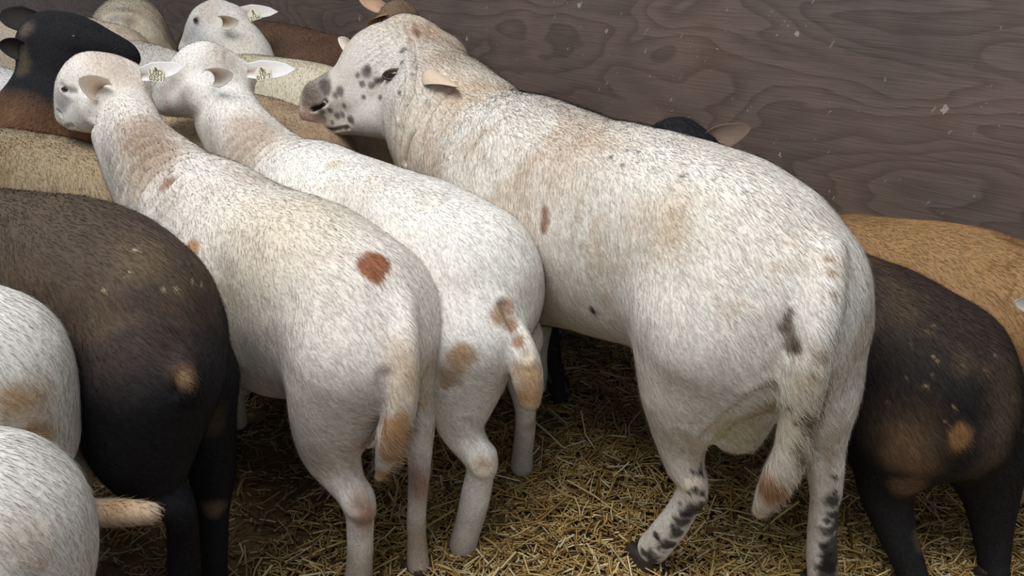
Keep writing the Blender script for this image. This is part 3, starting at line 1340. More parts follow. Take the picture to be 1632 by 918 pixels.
# ---- the big spotted ram
def build_ram():
    s = Body('ram', 'large white ram with a black-speckled face, standing above the other sheep', 'ram', (1215, 412, 1.52), 34, 0.0065)
    p = s.px
    dz = (p(660, 115, 0)[0] - CAM) @ FW - 2.08        # depth of the head, carried by the neck
    D = lambda x, y, r, d: s.dp(x, y, r, d + dz)
    s.chain([p(1230, 458, 143), p(1165, 408, 156), p(1060, 366, 150), p(950, 336, 144), p(850, 312, 144)], .05)
    s.chain([p(1205, 500, 150), p(1110, 440, 138), p(1010, 412, 138), p(920, 392, 134), p(830, 390, 128)], .06)
    s.chain([p(860, 322, 140), p(776, 262, 124), p(722, 202, 107), p(680, 142, 80)], .09)
    s.chain([p(820, 390, 115), p(745, 280, 96), p(700, 225, 74)], .05)
    # near hind leg
    s.chain([p(1140, 520, 128, -.09), p(1108, 602, 92, -.10), p(1087, 680, 50, -.10), p(1090, 740, 31, -.10), p(1103, 775, 24, -.10), p(1078, 828, 25, -.10), p(1042, 872, 27, -.10)], .06)
    s.chain([p(1098, 745, 22, -.10), p(1114, 782, 15, -.10), p(1112, 800, 12, -.10)], .015)
    # far hind leg
    s.chain([p(1270, 520, 104, .06), p(1290, 610, 80, .08), p(1306, 690, 42, .10), p(1316, 770, 25, .12), p(1309, 850, 22, .15), s.foot(1311, .16, 25)], .05)
    # scrotum
    s.chain([p(1208, 600, 32, -.03), p(1188, 652, 47, -.04), p(1174, 675, 47, -.04)], .008)
    # tail: a fleecy rope hanging down and swinging left
    tw = -.075
    s.chain([p(1322, 400, 24, tw + .06), p(1310, 480, 33, tw + .01), p(1288, 580, 37, tw - .02), p(1274, 655, 34, tw - .02), p(1262, 720, 30, tw - .02), p(1238, 768, 27, tw - .02), p(1210, 815, 10, tw - .02)], .022)
    s.hoofs = [(p(1034, 888, 0, -.10)[0], .036, (58, 52, 48)), (s.foot(1311, .16, 0)[0], .036, (58, 52, 48))]
    # front legs under the shoulder (behind the sheep in front)
    uf = (p(815, 400, 0)[0] - s.a) @ s.h
    for w in (-.11, .11):
        s.chain([s.lo(uf, w, .56, .12), s.lo(uf - .04, w, .42, .075), s.lo(uf, w * .9, .27, .042), s.lo(uf - .005, w * .9, .13, .03), s.lo(uf + .01, w * .9, .05, .034)], .04)
        s.hoofs.append((s.lo(uf + .015, w * .9, 0, 0)[0], .034, (58, 52, 48)))
    # head, turned towards the left of the pen
    s.chain([D(648, 100, 68, 2.08), D(612, 106, 64, 2.06), D(575, 140, 51, 2.08), D(535, 158, 41, 2.11), D(516, 164, 35, 2.12)], .02)
    s.chain([D(640, 165, 58, 2.05), D(615, 178, 44, 2.04), D(570, 188, 29, 2.08), D(530, 194, 22, 2.12), D(505, 196, 18, 2.13)], .018)
    s.chain([D(594, 98, 32, 2.03), D(636, 98, 34, 2.00)], .02)      # brow
    s.chain([D(620, 140, 26, 1.99), D(570, 158, 22, 2.03)], .02)    # cheekbone
    s.chain([D(512, 156, 29, 2.09), D(499, 178, 21, 2.10)], .012)     # nose pad, upper lip
    s.chain([D(645, 58, 34, 2.08), D(668, 66, 34, 2.08), D(698, 100, 48, 2.07)], .03)        # poll wool
    # mouth and nostril
    s.chain([D(484, 201, 2.4, 2.09), D(500, 207, 2.6, 2.07), D(520, 209, 2.4, 2.06), D(556, 205, 1.8, 2.03)], .008, sub=True)
    s.chain([D(500, 173, 5.0, 2.055), D(513, 169, 4.0, 2.05), D(519, 163, 2.5, 2.05)], .006, sub=True)
    s.mesh()
    s.relief(.006, 7, 1)
    s.groove([(484, 200), (500, 206), (526, 208), (556, 203)], .0045, .012)
    s.groove([(500, 174), (512, 169), (520, 162)], .006, .014)
    s.groove([(1232, 618), (1200, 632), (1165, 660), (1128, 694)], .012, .009)
    s.groove([(1084, 690), (1092, 735), (1098, 762)], .010, .008)
    s.groove([(1310, 720), (1318, 770), (1316, 830)], .009, .007)
    s.groove([(655, 66), (660, 110), (656, 150), (638, 186)], .008, .014)
    s.groove([(682, 170), (664, 205), (650, 240), (647, 258)], .008, .014)
    s.groove([(611, 127), (600, 134), (592, 142)], .005, .006)
    # folds over neck and brow
    c, _ = s.hit(690, 170)
    a_, _ = s.hit(720, 180)
    s.wrinkle(c, .10, a_ - c, .045, .010)
    c, _ = s.hit(650, 235)
    s.wrinkle(c, .10, s.h, .05, .012, 4)
    c, _ = s.hit(760, 260)
    s.wrinkle(c, .16, (s.h + np.array([0, 0, .5])), .06, .007, 6)
    c, _ = s.hit(650, 50)
    s.wrinkle(c, .07, (1, 0, .6), .022, .008, 14)
    c, _ = s.hit(598, 78)
    b_, _ = s.hit(612, 100)
    s.wrinkle(c, .06, b_ - c, .017, .0045, 8)
    s.bvh = None
    s.begin_coat((239, 233, 223), .05, 2)
    V = s.V
    # creamier forequarters, whiter croup
    fore = smooth((V - s.a) @ s.h, .78, 1.25)
    s.tint(.75 * fore * (1 - smooth(fbm(V, 5, 3), .1, .7) * .5), (214, 194, 168))
    s.tint(.55 * smooth(fbm(V, 11, 31, 4), .02, .45), (208, 184, 158))
    s.tint(.3 * smooth(-fbm(V, 16, 35, 3), .05, .5), (202, 184, 174))
    s.pblob(1290, 690, 90, (214, 196, 160), soft=.8, amount=.4)
    s.pblob(1180, 685, 46, (208, 196, 162), soft=.4, wob=.2, amount=.85)
    s.pblob(890, 260, 90, (196, 164, 134), soft=.9, wob=.8, amount=.5)
    s.pblob(1050, 350, 60, (214, 190, 160), soft=.9, wob=.8, amount=.5)
    for x, y, r in ((868, 350, 12), (868, 335, 8), (866, 362, 9)):
        s.pblob(x, y, r, (132, 90, 66), soft=.6, wob=.4, amount=.8)
    s.pblob(944, 495, 7, (60, 48, 40), stretch=((0, 0, 1), 1.6))
    for x, y, r in ((1087, 280, 5), (1000, 240, 4), (973, 250, 4), (1189, 306, 4), (1017, 242, 3), (1150, 270, 3), (992, 262, 4)):
        s.pblob(x, y, r, (74, 62, 54), soft=.6, amount=.85)
    # face: speckles, dark nose, dark eye corner
    g = (92, 86, 84)
    s.pblob(600, 130, 110, (226, 222, 218), soft=.6, amount=.7)
    s.pblob(500, 135, 24, (122, 112, 104), wob=1.0, amount=.7)
    s.pblob(497, 156, 18, (112, 100, 92), wob=1.0, amount=.75)
    s.pblob(512, 120, 14, (130, 118, 108), wob=.6, amount=.8)
    for x, y, r in ((542, 145, 8), (520, 141, 12), (514, 132, 8), (534, 152, 6), (514, 190, 8), (538, 185, 6), (546, 183, 5), (556, 190, 5), (560, 191, 6),
                    (526, 176, 5), (584, 116, 8), (592, 136, 6), (599, 127, 5), (577, 134, 5), (642, 80, 7), (586, 110, 6), (640, 100, 4), (512, 112, 5), (524, 108, 4),
                    (606, 156, 5), (580, 155, 4), (530, 196, 4), (570, 120, 4), (656, 118, 3), (636, 148, 4), (552, 205, 4), (512, 178, 6), (548, 168, 5)):
        s.pblob(x, y, r, g, soft=.45, wob=.5, amount=.85, seed=x)
    s.pblob(600, 132, 14, (140, 128, 120), soft=.8, wob=.9, amount=.45)
    s.pblob(490, 188, 15, (214, 176, 166), soft=.6, wob=.4, amount=.8)
    s.pblob(505, 197, 15, (216, 184, 174), soft=.6, amount=.6)
    s.pblob(506, 170, 11, (46, 36, 34), soft=.5, wob=.3, amount=.9, stretch=((-1, 0, .15), 1.8))
    s.pblob(522, 204, 5, (120, 92, 84), soft=.8, amount=.8, stretch=((-1, 0, 0), 5))
    s.pblob(627, 118, 15, (110, 92, 82), soft=.8, wob=.3, amount=.45)
    s.pblob(609, 127, 7, (44, 36, 32), soft=.6, amount=.9, stretch=((-1, 0, -.5), 2.5))
    # brownish crown and nape
    s.pblob(675, 52, 28, (186, 156, 132), soft=.8, wob=.7, amount=.8)
    s.pblob(700, 90, 34, (176, 150, 130), soft=.9, wob=.7, amount=.6)
    s.pblob(664, 52, 8, (112, 92, 78), soft=.7, amount=.7)
    s.pblob(740, 150, 50, (206, 180, 152), soft=.9, wob=.7, amount=.6)
    s.pblob(690, 290, 60, (200, 168, 138), soft=.9, wob=.7, amount=.4)
    # rump and tail marks
    for x, y, r, st in ((1252, 520, 13, 1.0), (1262, 545, 15, 1.3), (1256, 500, 8, 1.5), (1268, 555, 10, 1)):
        s.pblob(x, y, r, (88, 72, 58), soft=.5, wob=.5, amount=.9, stretch=((0, 0, 1), st))
    for x, y, r in ((1325, 435, 9), (1320, 412, 7), (1329, 470, 7), (1310, 568, 14), (1324, 600, 9), (1296, 600, 8)):
        s.pblob(x, y, r, (150, 122, 96), soft=.7, wob=.6, amount=.75)
    s.pblob(1285, 600, 20, (178, 160, 122), soft=.9, wob=.8, amount=.6, stretch=((1, 0, 0), 1.6))
    for x, y, r in ((1290, 668, 14), (1268, 675, 8), (1258, 650, 7), (1270, 716, 16), (1245, 648, 5), (1284, 690, 8), (1278, 735, 12)):
        s.pblob(x, y, r, (104, 84, 68), soft=.6, wob=.9, amount=.9, seed=y)
    s.pblob(1230, 782, 30, (164, 122, 86), soft=.5, wob=.6, amount=.95)
    s.pblob(1207, 818, 13, (206, 186, 150), soft=.6, amount=.8)
    # leg marks
    for x, y, r in ((1104, 752, 5), (1116, 752, 7), (1108, 780, 6), (1119, 786, 6), (1097, 785, 4), (1117, 742, 4)):
        s.pblob(x, y, r, (50, 46, 46), soft=.5, wob=.5, seed=x)
    for x, y, r in ((1104, 815, 19), (1120, 806, 12), (1088, 830, 15), (1080, 850, 14), (1060, 870, 15), (1035, 888, 18), (1015, 890, 14), (1010, 870, 10), (1046, 855, 7), (1095, 850, 12), (1072, 838, 7)):
        s.pblob(x, y, r, (46, 42, 42), soft=.35, wob=1.0, amount=.92, seed=x, freq=60)
    for x, y, r in ((1330, 760, 5), (1330, 785, 8), (1326, 800, 14), (1336, 815, 16), (1330, 840, 20), (1330, 868, 22), (1328, 895, 22), (1326, 918, 22), (1318, 905, 16), (1318, 830, 6), (1312, 870, 6)):
        s.pblob(x, y, r, (44, 40, 40), soft=.35, wob=.8, amount=.92, seed=x + y, freq=60)
    head_c, mane_c = at(585, 150, 2.05 + dz), at(740, 130, 2.05 + dz)

    def lm(V, ln):
        ln = ln * (1 - .80 * np.clip(near(V, head_c, .17) * 1.5, 0, 1))
        ln = ln * (1 + 1.3 * near(V, mane_c, .15))
        ln = ln * (1 + .5 * near(V, p(860, 175, 0)[0], .2))
        tl = sum(near(V, p(x, y, 0, -.11)[0], .06) for x, y in ((1262, 700), (1230, 780), (1270, 640)))
        return ln * (1 + .8 * np.clip(tl, 0, 1))

    def fl(V, f):
        g = np.clip(near(V, head_c, .2) * 1.6, 0, 1)[:, None]
        return f * (1 - g) + g * np.array([.8, .1, .25])
    s.finish(density=110000, radius=.00042, length=.017, lift=.30, flow=fl, lenmap=lm, seed=1,
             liftmap=lambda V, l: l * (1 + .5 * near(V, at(765, 125, 2.0 + dz), .12)))
    s.put_hoofs()
    s.eye(627, 119, .0235, .42, .16)
    b_, n_ = s.hit(684, 116)
    t_, n2 = s.hit(728, 148)
    s.ear(b_ - n_ * .008, t_ + (CAM - t_) / np.linalg.norm(CAM - t_) * .045, .072, np.array([-.1, -.35, -.9]), (212, 192, 168), (186, 150, 126), cup=.42)
    s.ear(at(562, 78, 2.16 + dz), at(535, 60, 2.2 + dz), .046, np.array([-.2, -.9, .1]), (228, 222, 212), (206, 180, 160), cup=.3)
    return s


build_ram()


# ---- white sheep with rust spot
def build_rust():
    s = Body('sheep', 'white sheep with a round rust-brown spot on its rump and an ear tag', 'sheep', (.87,), 50, 0.0065)
    s.a = np.array([math.cos(math.radians(48)), math.sin(math.radians(48)), 0]) * .87 + WH * 1.2
    p, D = s.px, s.dp
    s.chain([p(575, 492, 122), p(500, 440, 122), p(420, 405, 112), p(345, 362, 104)], .05)
    s.chain([p(590, 545, 106), p(520, 520, 118), p(440, 505, 122), p(360, 455, 112)], .06)
    s.chain([p(345, 372, 100), p(275, 300, 76), p(224, 230, 50), s.dp(202, 170, 40, 2.2)], .05)
    s.chain([p(330, 400, 95), p(240, 300, 58), p(188, 225, 36)], .05)
    s.chain([D(150, 126, 40, 2.15), D(190, 126, 34, 2.17), D(214, 128, 24, 2.18)], .03)
    s.chain([p(562, 560, 100, -.07), p(540, 640, 80, -.08), p(528, 710, 50, -.09), p(548, 762, 32, -.09), p(571, 800, 24, -.09), p(574, 865, 21, -.09), s.foot(572, -.09, 22)], .04)
    s.chain([p(571, 796, 23, -.09), p(583, 815, 14, -.09)], .02)
    s.chain([p(640, 570, 66, .07), p(662, 655, 36, .08), p(668, 735, 19, .07), p(664, 830, 15, .045), p(667, 900, 19, .035)], .035)
    s.chain([p(585, 690, 26, 0), p(582, 670, 30, 0)], .02)
    s.chain([p(642, 490, 16, -.01), p(644, 550, 23, -.045), p(643, 605, 26, -.065), p(637, 655, 26, -.08), p(624, 705, 24, -.085), p(605, 760, 8, -.085)], .026)
    s.hoofs = [(s.foot(572, -.09, 0)[0], .03, (70, 60, 50)), (p(668, 905, 0, .035)[0], .028, (70, 60, 50))]
    for w in (-.10, .10):
        s.chain([p(350, 430, 70, w), s.lo(.66, w, .36, .06), s.lo(.72, w * .9, .24, .034), s.lo(.715, w * .9, .12, .024), s.lo(.73, w * .9, .04, .028)], .04)
        s.hoofs.append((s.lo(.735, w * .9, 0, 0)[0], .028, (70, 60, 50)))
    # head seen from behind, facing away to the left
    s.chain([D(190, 145, 42, 2.18), D(160, 132, 44, 2.15), D(136, 138, 40, 2.16), D(117, 162, 27, 2.2), D(109, 184, 19, 2.22)], .02)
    s.chain([D(165, 170, 40, 2.13), D(140, 185, 26, 2.16), D(118, 192, 15, 2.2)], .018)
    s.mesh()
    s.relief(.005, 7, 3)
    s.groove([(95, 198), (106, 202), (118, 200)], .004, .007)
    s.groove([(94, 178), (99, 182)], .005, .008)
    s.groove([(99, 138), (108, 146), (120, 148)], .008, .006)
    s.groove([(150, 165), (146, 185), (150, 205)], .010, .006)
    c, _ = s.hit(235, 255)
    a_, _ = s.hit(200, 205)
    s.wrinkle(c, .17, a_ - c, .034, .012, 2)
    c, _ = s.hit(270, 290)
    s.wrinkle(c, .12, s.h, .04, .010, 5)
    s.bvh = None
    s.groove([(540, 735), (556, 775), (566, 810)], .010, .008)
    s.groove([(613, 600), (611, 640), (606, 680)], .012, .007)
    s.bvh = None
    s.begin_coat((238, 231, 222), .05, 7)
    V = s.V
    s.tint(.45 * smooth(fbm(V, 7, 41, 4), .05, .5), (212, 192, 168))
    s.pblob(440, 380, 120, (222, 204, 172), soft=.9, wob=.8, amount=.5)
    s.pblob(225, 215, 45, (168, 144, 124), soft=.8, wob=.8, amount=.8)
    s.pblob(240, 255, 42, (166, 140, 118), soft=.8, wob=.9, amount=.75)
    s.pblob(175, 100, 34, (196, 176, 158), soft=.9, wob=.7, amount=.7)
    s.pblob(105, 165, 26, (232, 228, 226), soft=.7, amount=.8)
    s.pblob(270, 288, 8, (150, 104, 70), soft=.5, amount=.9, stretch=((-.6, 0, -.8), 2.2))
    s.pblob(258, 298, 6, (160, 110, 78), soft=.5, amount=.8)
    s.pblob(595, 420, 27, (142, 88, 56), soft=.15, wob=.28, amount=.97)
    s.pblob(598, 440, 14, (140, 88, 56), soft=.25, wob=.3, amount=.9)
    s.pblob(307, 395, 15, (178, 134, 86), soft=.4, wob=.5, amount=.9)
    s.pblob(640, 570, 34, (190, 160, 124), soft=.9, wob=.7, amount=.55)
    s.pblob(685, 580, 30, (196, 164, 128), soft=.9, wob=.7, amount=.5)
    for x, y, r in ((626, 690, 30), (620, 725, 26), (608, 755, 18), (640, 665, 14)):
        s.pblob(x, y, r, (192, 142, 88), soft=.5, wob=.5, amount=.85)
    s.pblob(606, 765, 12, (214, 180, 130), soft=.6, amount=.7)
    s.pblob(582, 822, 24, (150, 106, 80), soft=.8, wob=.6, amount=.85, stretch=((0, 0, 1), 1.8))
    s.pblob(668, 775, 22, (150, 108, 82), soft=.8, wob=.6, amount=.85, stretch=((0, 0, 1), 2))
    s.pblob(664, 860, 18, (150, 120, 98), soft=.8, wob=.6, amount=.6, stretch=((0, 0, 1), 2))
    s.pblob(590, 700, 30, (206, 170, 152), soft=.8, amount=.6)
    for x, y, r in ((640, 600, 26), (635, 640, 24), (664, 600, 18), (670, 640, 16)):
        s.pblob(x, y, r, (196, 168, 134), soft=.9, wob=.8, amount=.6, seed=x)
    s.tint(.3 * smooth(-fbm(V, 16, 35, 3), .05, .5), (204, 186, 176))
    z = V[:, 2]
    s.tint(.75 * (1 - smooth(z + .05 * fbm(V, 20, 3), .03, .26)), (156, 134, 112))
    hc = at(150, 160, 2.13)

    def lm(V, ln):
        ln = ln * (1 - .7 * np.clip(near(V, hc, .14) * 1.4, 0, 1))
        tl = sum(near(V, p(x, y, 0, -.10)[0], .06) for x, y in ((626, 690), (610, 745)))
        return ln * (1 + 1.2 * np.clip(tl, 0, 1))

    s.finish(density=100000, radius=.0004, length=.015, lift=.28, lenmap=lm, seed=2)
    s.put_hoofs()
    s.eye(106, 142, .009, .45)
    e = s.ear(at(168, 146, 2.075), at(132, 130, 1.99), .070, np.array([.35, -1, .1]), (230, 220, 206), (212, 186, 164), cup=.3)
    e2 = s.ear(at(222, 118, 2.12), at(292, 104, 2.12), .052, np.array([.2, -.9, .45]), (228, 228, 230), (216, 206, 200), cup=.16)
    s.tag(e2, at(249, 117, 2.085), (0.05, -1, .25), (.1, 0, 1), .036, .040, 'USD\n0351')
    return s


build_rust()


# ---- white sheep with tan patches behind it
def build_patch():
    s = Body('sheep', 'white sheep with tan thigh and tail patches between the rust-spotted sheep and the ram', 'sheep', (1.13,), 48, 0.0068)
    p, D = s.px, s.dp
    s.a = WN * 1.13 + WH * 1.2
    s.chain([p(752, 432, 108), p(680, 395, 108), p(600, 360, 100), p(510, 318, 86)], .05)
    s.chain([p(760, 480, 100), p(690, 460, 108), p(600, 430, 112), p(520, 380, 96)], .06)
    s.chain([p(510, 325, 84), p(440, 272, 64), p(388, 210, 49), s.dp(362, 158, 40, 2.34)], .05)
    s.chain([p(490, 350, 74), p(400, 270, 50), p(348, 200, 34)], .05)
    s.chain([D(330, 108, 38, 2.3), D(365, 116, 32, 2.31), D(388, 120, 22, 2.32)], .03)
    s.chain([p(752, 530, 88, -.07), p(736, 610, 64, -.08), p(732, 672, 40, -.09), p(752, 712, 28, -.09), p(767, 735, 23, -.09), p(756, 800, 22, -.09), p(738, 868, 22, -.105)], .035)
    s.chain([p(767, 730, 22, -.09), p(776, 745, 14, -.09)], .02)
    s.chain([p(820, 540, 46, .08), p(832, 610, 24, .12), p(838, 665, 17, .16), p(834, 712, 15, .20), p(832, 742, 17, .21)], .03)
    s.chain([p(790, 590, 22, .0), p(782, 612, 24, .0)], .02)
    s.chain([p(800, 470, 20, -.02), p(812, 515, 22, -.04), p(830, 555, 25, -.05), p(841, 600, 27, -.055), p(845, 636, 20, -.055)], .012)
    s.hoofs = [(p(738, 868, 0, -.105)[0], .029, (96, 84, 72)), (p(832, 745, 0, .21)[0], .024, (96, 84, 72))]
    for w in (-.10, .10):
        s.chain([p(510, 360, 66, w), s.lo(.80, w, .36, .055), s.lo(.87, w * .9, .24, .032), s.lo(.865, w * .9, .12, .023), s.lo(.88, w * .9, .04, .027)], .04)
        s.hoofs.append((s.lo(.885, w * .9, 0, 0)[0], .027, (70, 60, 50)))
    s.chain([D(356, 136, 40, 2.32), D(328, 112, 45, 2.28), D(298, 126, 36, 2.33), D(272, 150, 26, 2.38), D(262, 162, 20, 2.4)], .02)
    s.chain([D(330, 150, 38, 2.26), D(300, 160, 28, 2.32), D(268, 170, 16, 2.38)], .018)
    s.mesh()
    s.relief(.005, 7, 5)
    c, _ = s.hit(420, 235)
    a_, _ = s.hit(390, 185)
    s.wrinkle(c, .14, a_ - c, .032, .012, 3)
    s.bvh = None
    s.groove([(742, 672), (757, 710), (768, 745)], .010, .008)
    s.groove([(800, 486), (818, 520), (838, 566)], .008, .010)
    c, _ = s.hit(345, 85)
    s.wrinkle(c, .06, (1, 0, .2), .016, .003, 3)
    s.bvh = None
    s.begin_coat((241, 237, 230), .05, 12)
    V = s.V
    s.tint(.32 * smooth(fbm(V, 7, 51, 4), .1, .5), (212, 196, 174))
    s.pblob(350, 88, 30, (186, 172, 158), soft=.9, wob=.8, amount=.8)
    s.pblob(405, 225, 46, (180, 154, 130), soft=.9, wob=.9, amount=.75)
    s.pblob(265, 168, 12, (212, 186, 184), soft=.8, amount=.6)
    for x, y, r in ((530, 262, 12), (590, 285, 8)):
        s.pblob(x, y, r, (200, 186, 150), soft=.9, amount=.6)
    for x, y, r, c in ((797, 500, 20, (172, 132, 100)), (806, 488, 14, (170, 130, 98)), (812, 520, 14, (168, 128, 94)), (825, 545, 12, (160, 120, 88)),
                       (738, 560, 18, (176, 142, 104)), (728, 578, 20, (178, 144, 106)), (716, 600, 18, (178, 144, 106)), (750, 572, 12, (180, 146, 108)), (708, 614, 10, (180, 146, 108))):
        s.pblob(x, y, r, c, soft=.4, wob=.5, amount=.85, seed=x)
    for x, y, r in ((843, 590, 20), (848, 612, 24), (846, 640, 24), (834, 630, 18)):
        s.pblob(x, y, r, (190, 150, 108), soft=.9, wob=.9, amount=.8, seed=x)
    s.pblob(770, 745, 18, (196, 168, 140), soft=.8, amount=.8)
    s.pblob(846, 680, 12, (180, 140, 112), soft=.8, amount=.6)
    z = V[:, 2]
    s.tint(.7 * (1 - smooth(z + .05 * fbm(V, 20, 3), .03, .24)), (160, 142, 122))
    s.tint(.3 * smooth(-fbm(V, 16, 35, 3), .05, .5), (206, 192, 184))
    hc = at(310, 140, 2.28)
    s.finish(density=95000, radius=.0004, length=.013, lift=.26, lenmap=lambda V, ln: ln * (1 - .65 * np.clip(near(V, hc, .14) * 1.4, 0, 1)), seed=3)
    s.put_hoofs()
    s.ear(at(334, 122, 2.16), at(366, 120, 2.08), .060, np.array([.0, -1, -.25]), (234, 232, 228), (216, 192, 172), cup=.36)
    e2 = s.ear(at(392, 112, 2.26), at(470, 108, 2.26), .058, np.array([.1, -.9, .45]), (230, 230, 232), (216, 206, 198), cup=.16)
    s.tag(e2, at(419, 116, 2.22), (0, -1, .2), (-.2, 0, 1), .042, .036, 'US\n01397')
    return s


build_patch()


# ---- near black-brown sheep at left
def build_dark():
    s = Body('sheep', 'dark brown and black sheep with a tan tail mark, left of the rust-spotted sheep', 'sheep', (235, 560, 1.42), 66, 0.007)
    p = s.px
    s.chain([p(218, 486, 116), p(140, 448, 130), p(30, 430, 126), p(-90, 425, 120), p(-190, 420, 108)], .05)
    s.chain([p(238, 556, 119), p(150, 545, 132), p(30, 530, 135), p(-90, 520, 130), p(-190, 500, 110)], .06)
    s.chain([p(236, 600, 112, -.06), p(228, 690, 88, -.08), p(245, 765, 50, -.09), p(285, 815, 27, -.09), p(292, 880, 24, -.06), s.foot(290, -.04, 25)], .04)
    s.chain([p(320, 600, 58, .07), p(332, 690, 44, .09), p(338, 760, 34, .09), p(340, 820, 24, .09), p(342, 900, 20, .09), s.foot(343, .09, 22)], .04)
    s.chain([p(290, 575, 22, -.06), p(298, 610, 20, -.1), p(300, 640, 12, -.1)], .02)
    s.chain([p(-190, 420, 100), p(-270, 340, 80), p(-330, 270, 60)], .05)
    s.chain([p(-335, 262, 58), p(-390, 290, 44), p(-430, 330, 28)], .03)
    g0 = p(-160, 540, 0)[0]
    u0 = (g0 - s.a) @ s.h
    s.hoofs = [(s.foot(290, -.04, 0)[0], .028, (38, 34, 32)), (s.foot(343, .09, 0)[0], .028, (38, 34, 32))]
    for w in (-.1, .1):
        s.chain([s.lo(u0, w, .50, .10), s.lo(u0 - .05, w, .36, .06), s.lo(u0 - .03, w, .24, .034), s.lo(u0 - .035, w, .12, .024), s.lo(u0 - .02, w, .04, .028)], .04)
        s.hoofs.append((s.lo(u0 - .015, w, 0, 0)[0], .027, (38, 34, 32)))
    s.mesh()
    s.relief(.006, 6, 8)
    s.bvh = None
    s.begin_coat((35, 34, 38), .15, 15)
    V = s.V
    z = V[:, 2] + .05 * fbm(V, 5, 9)
    s.tint(.9 * smooth(z, .70, .92), (88, 75, 65))
    s.tint(.5 * smooth(fbm(V, 9, 61, 4), .0, .45) * smooth(z, .7, .85), (108, 90, 72))
    s.pblob(220, 400, 45, (112, 96, 74), soft=.9, wob=.8, amount=.5)
    s.pblob(335, 480, 18, (84, 70, 64), soft=.9, amount=.7, stretch=((0, 0, 1), 2.5))
    s.pblob(290, 595, 26, (96, 70, 50), soft=.9, wob=.4, amount=.7)
    s.pblob(294, 598, 12, (116, 94, 70), soft=.5, wob=.5, amount=.85, stretch=((0, 0, 1), 1.5))
    s.pblob(336, 670, 20, (84, 72, 60), soft=.9, wob=.5, amount=.7, stretch=((0, 0, 1), 2))
    s.pblob(341, 812, 17, (120, 100, 84), soft=.7, wob=.5, amount=.8)
    # bits of chaff caught in the coat
    rs = np.random.RandomState(3)
    for k in range(34):
        x, y = rs.normal(240, 45), rs.normal(440, 32)
        if x < 330:
            s.pblob(x, y, rs.uniform(1.0, 1.9), (176, 162, 132), soft=.4, wob=.2, seed=k)
    s.finish(density=100000, radius=.00042, length=.015, lift=.26, seed=4)
    s.put_hoofs()
    s.ear(p(-320, 250, 0, -.07)[0], p(-300, 240, 0, -.2)[0], .05, s.h, (60, 52, 48), (96, 78, 66))
    return s


build_dark()


# ---- two pale sheep cut by the left edge of the view
def build_edge(label, anchor, yaw, nodes_top, nodes_low, tail, tints, seed, lens):
    s = Body('sheep', label, 'sheep', anchor, yaw, 0.007)
    p = s.px
    s.chain([p(*q) for q in nodes_top], .05)
    s.chain([p(*q) for q in nodes_low], .06)
    u0 = (p(*nodes_top[0])[0] - s.a) @ s.h
    for w in (-.09, .09):
        s.chain([s.lo(u0 + .10, w, .52, .12), s.lo(u0 + .14, w, .40, .09), s.lo(u0 + .10, w, .30, .05), s.lo(u0 + .07, w, .23, .033), s.lo(u0 + .09, w, .12, .024), s.lo(u0 + .12, w, .045, .027)], .04)
        s.chain([s.lo(u0 + .66, w, .50, .10), s.lo(u0 + .62, w, .36, .06), s.lo(u0 + .64, w, .24, .034), s.lo(u0 + .635, w, .12, .024), s.lo(u0 + .65, w, .04, .028)], .04)
    s.hoofs = [(s.lo(u0 + d, w, 0, 0)[0], .027, (80, 70, 60)) for d in (.125, .655) for w in (-.09, .09)]
    s.chain([s.lo(u0 + .70, 0, .60, .13), s.lo(u0 + .86, 0, .72, .09), s.lo(u0 + .95, 0, .84, .075)], .05)
    s.chain([s.lo(u0 + .97, 0, .86, .075), s.lo(u0 + 1.06, 0, .80, .055), s.lo(u0 + 1.14, 0, .75, .036)], .02)
    if tail:
        s.chain([p(*q) for q in tail], .015)
    s.mesh()
    s.relief(.005, 6, seed)
    s.bvh = None
    s.begin_coat((226, 222, 216), .05, seed)
    s.tint(.35 * smooth(fbm(s.V, 7, seed + 30, 4), .05, .5), (206, 192, 176))
    for t in tints:
        s.pblob(*t[:3], t[3], **t[4])
    s.finish(density=90000, radius=.0004, length=lens, lift=.28, seed=seed)
    s.put_hoofs()
    for q in (-1, 1):
        s.ear(s.lo(u0 + .95, q * .06, .88, 0)[0], s.lo(u0 + .93, q * .17, .89, 0)[0], .055, s.h, (226, 218, 208), (200, 168, 148))
    return s


build_edge('white sheep at the left edge with a tan haunch patch and outstretched tan tail', (20, 600, 1.16), 76,
           [(-36, 590, 136), (-150, 560, 140), (-300, 540, 130), (-460, 520, 120)], [(-14, 690, 126), (-150, 670, 140), (-300, 640, 140), (-460, 610, 115)],
           [(85, 800, 24, .02), (135, 815, 23, .03), (190, 818, 24, .03), (240, 818, 19, .03)],
           [(40, 640, 42, (186, 156, 118), dict(soft=.6, wob=.7, amount=.85)), (60, 690, 32, (182, 148, 108), dict(soft=.6, wob=.7, amount=.85)),
            (10, 635, 24, (190, 160, 124), dict(soft=.7, wob=.7, amount=.7)),
            (150, 816, 50, (178, 146, 112), dict(soft=.5, wob=.9, amount=.8)), (215, 818, 42, (176, 142, 106), dict(soft=.5, wob=.9, amount=.8)), (127, 820, 12, (150, 98, 66), dict(soft=.7, amount=.7))], 21, .015)
build_edge('plain white sheep back filling the bottom left corner', (-20, 830, 0.98), 78,
           [(-42, 852, 172), (-190, 830, 165), (-360, 800, 150), (-540, 780, 140)], [(-46, 930, 172), (-190, 920, 170), (-360, 900, 165), (-540, 860, 130)], None,
           [(40, 860, 40, (196, 178, 158), dict(soft=.9, wob=.8, amount=.6)), (60, 900, 20, (186, 158, 132), dict(soft=.9, wob=.8, amount=.6))], 22, .016)


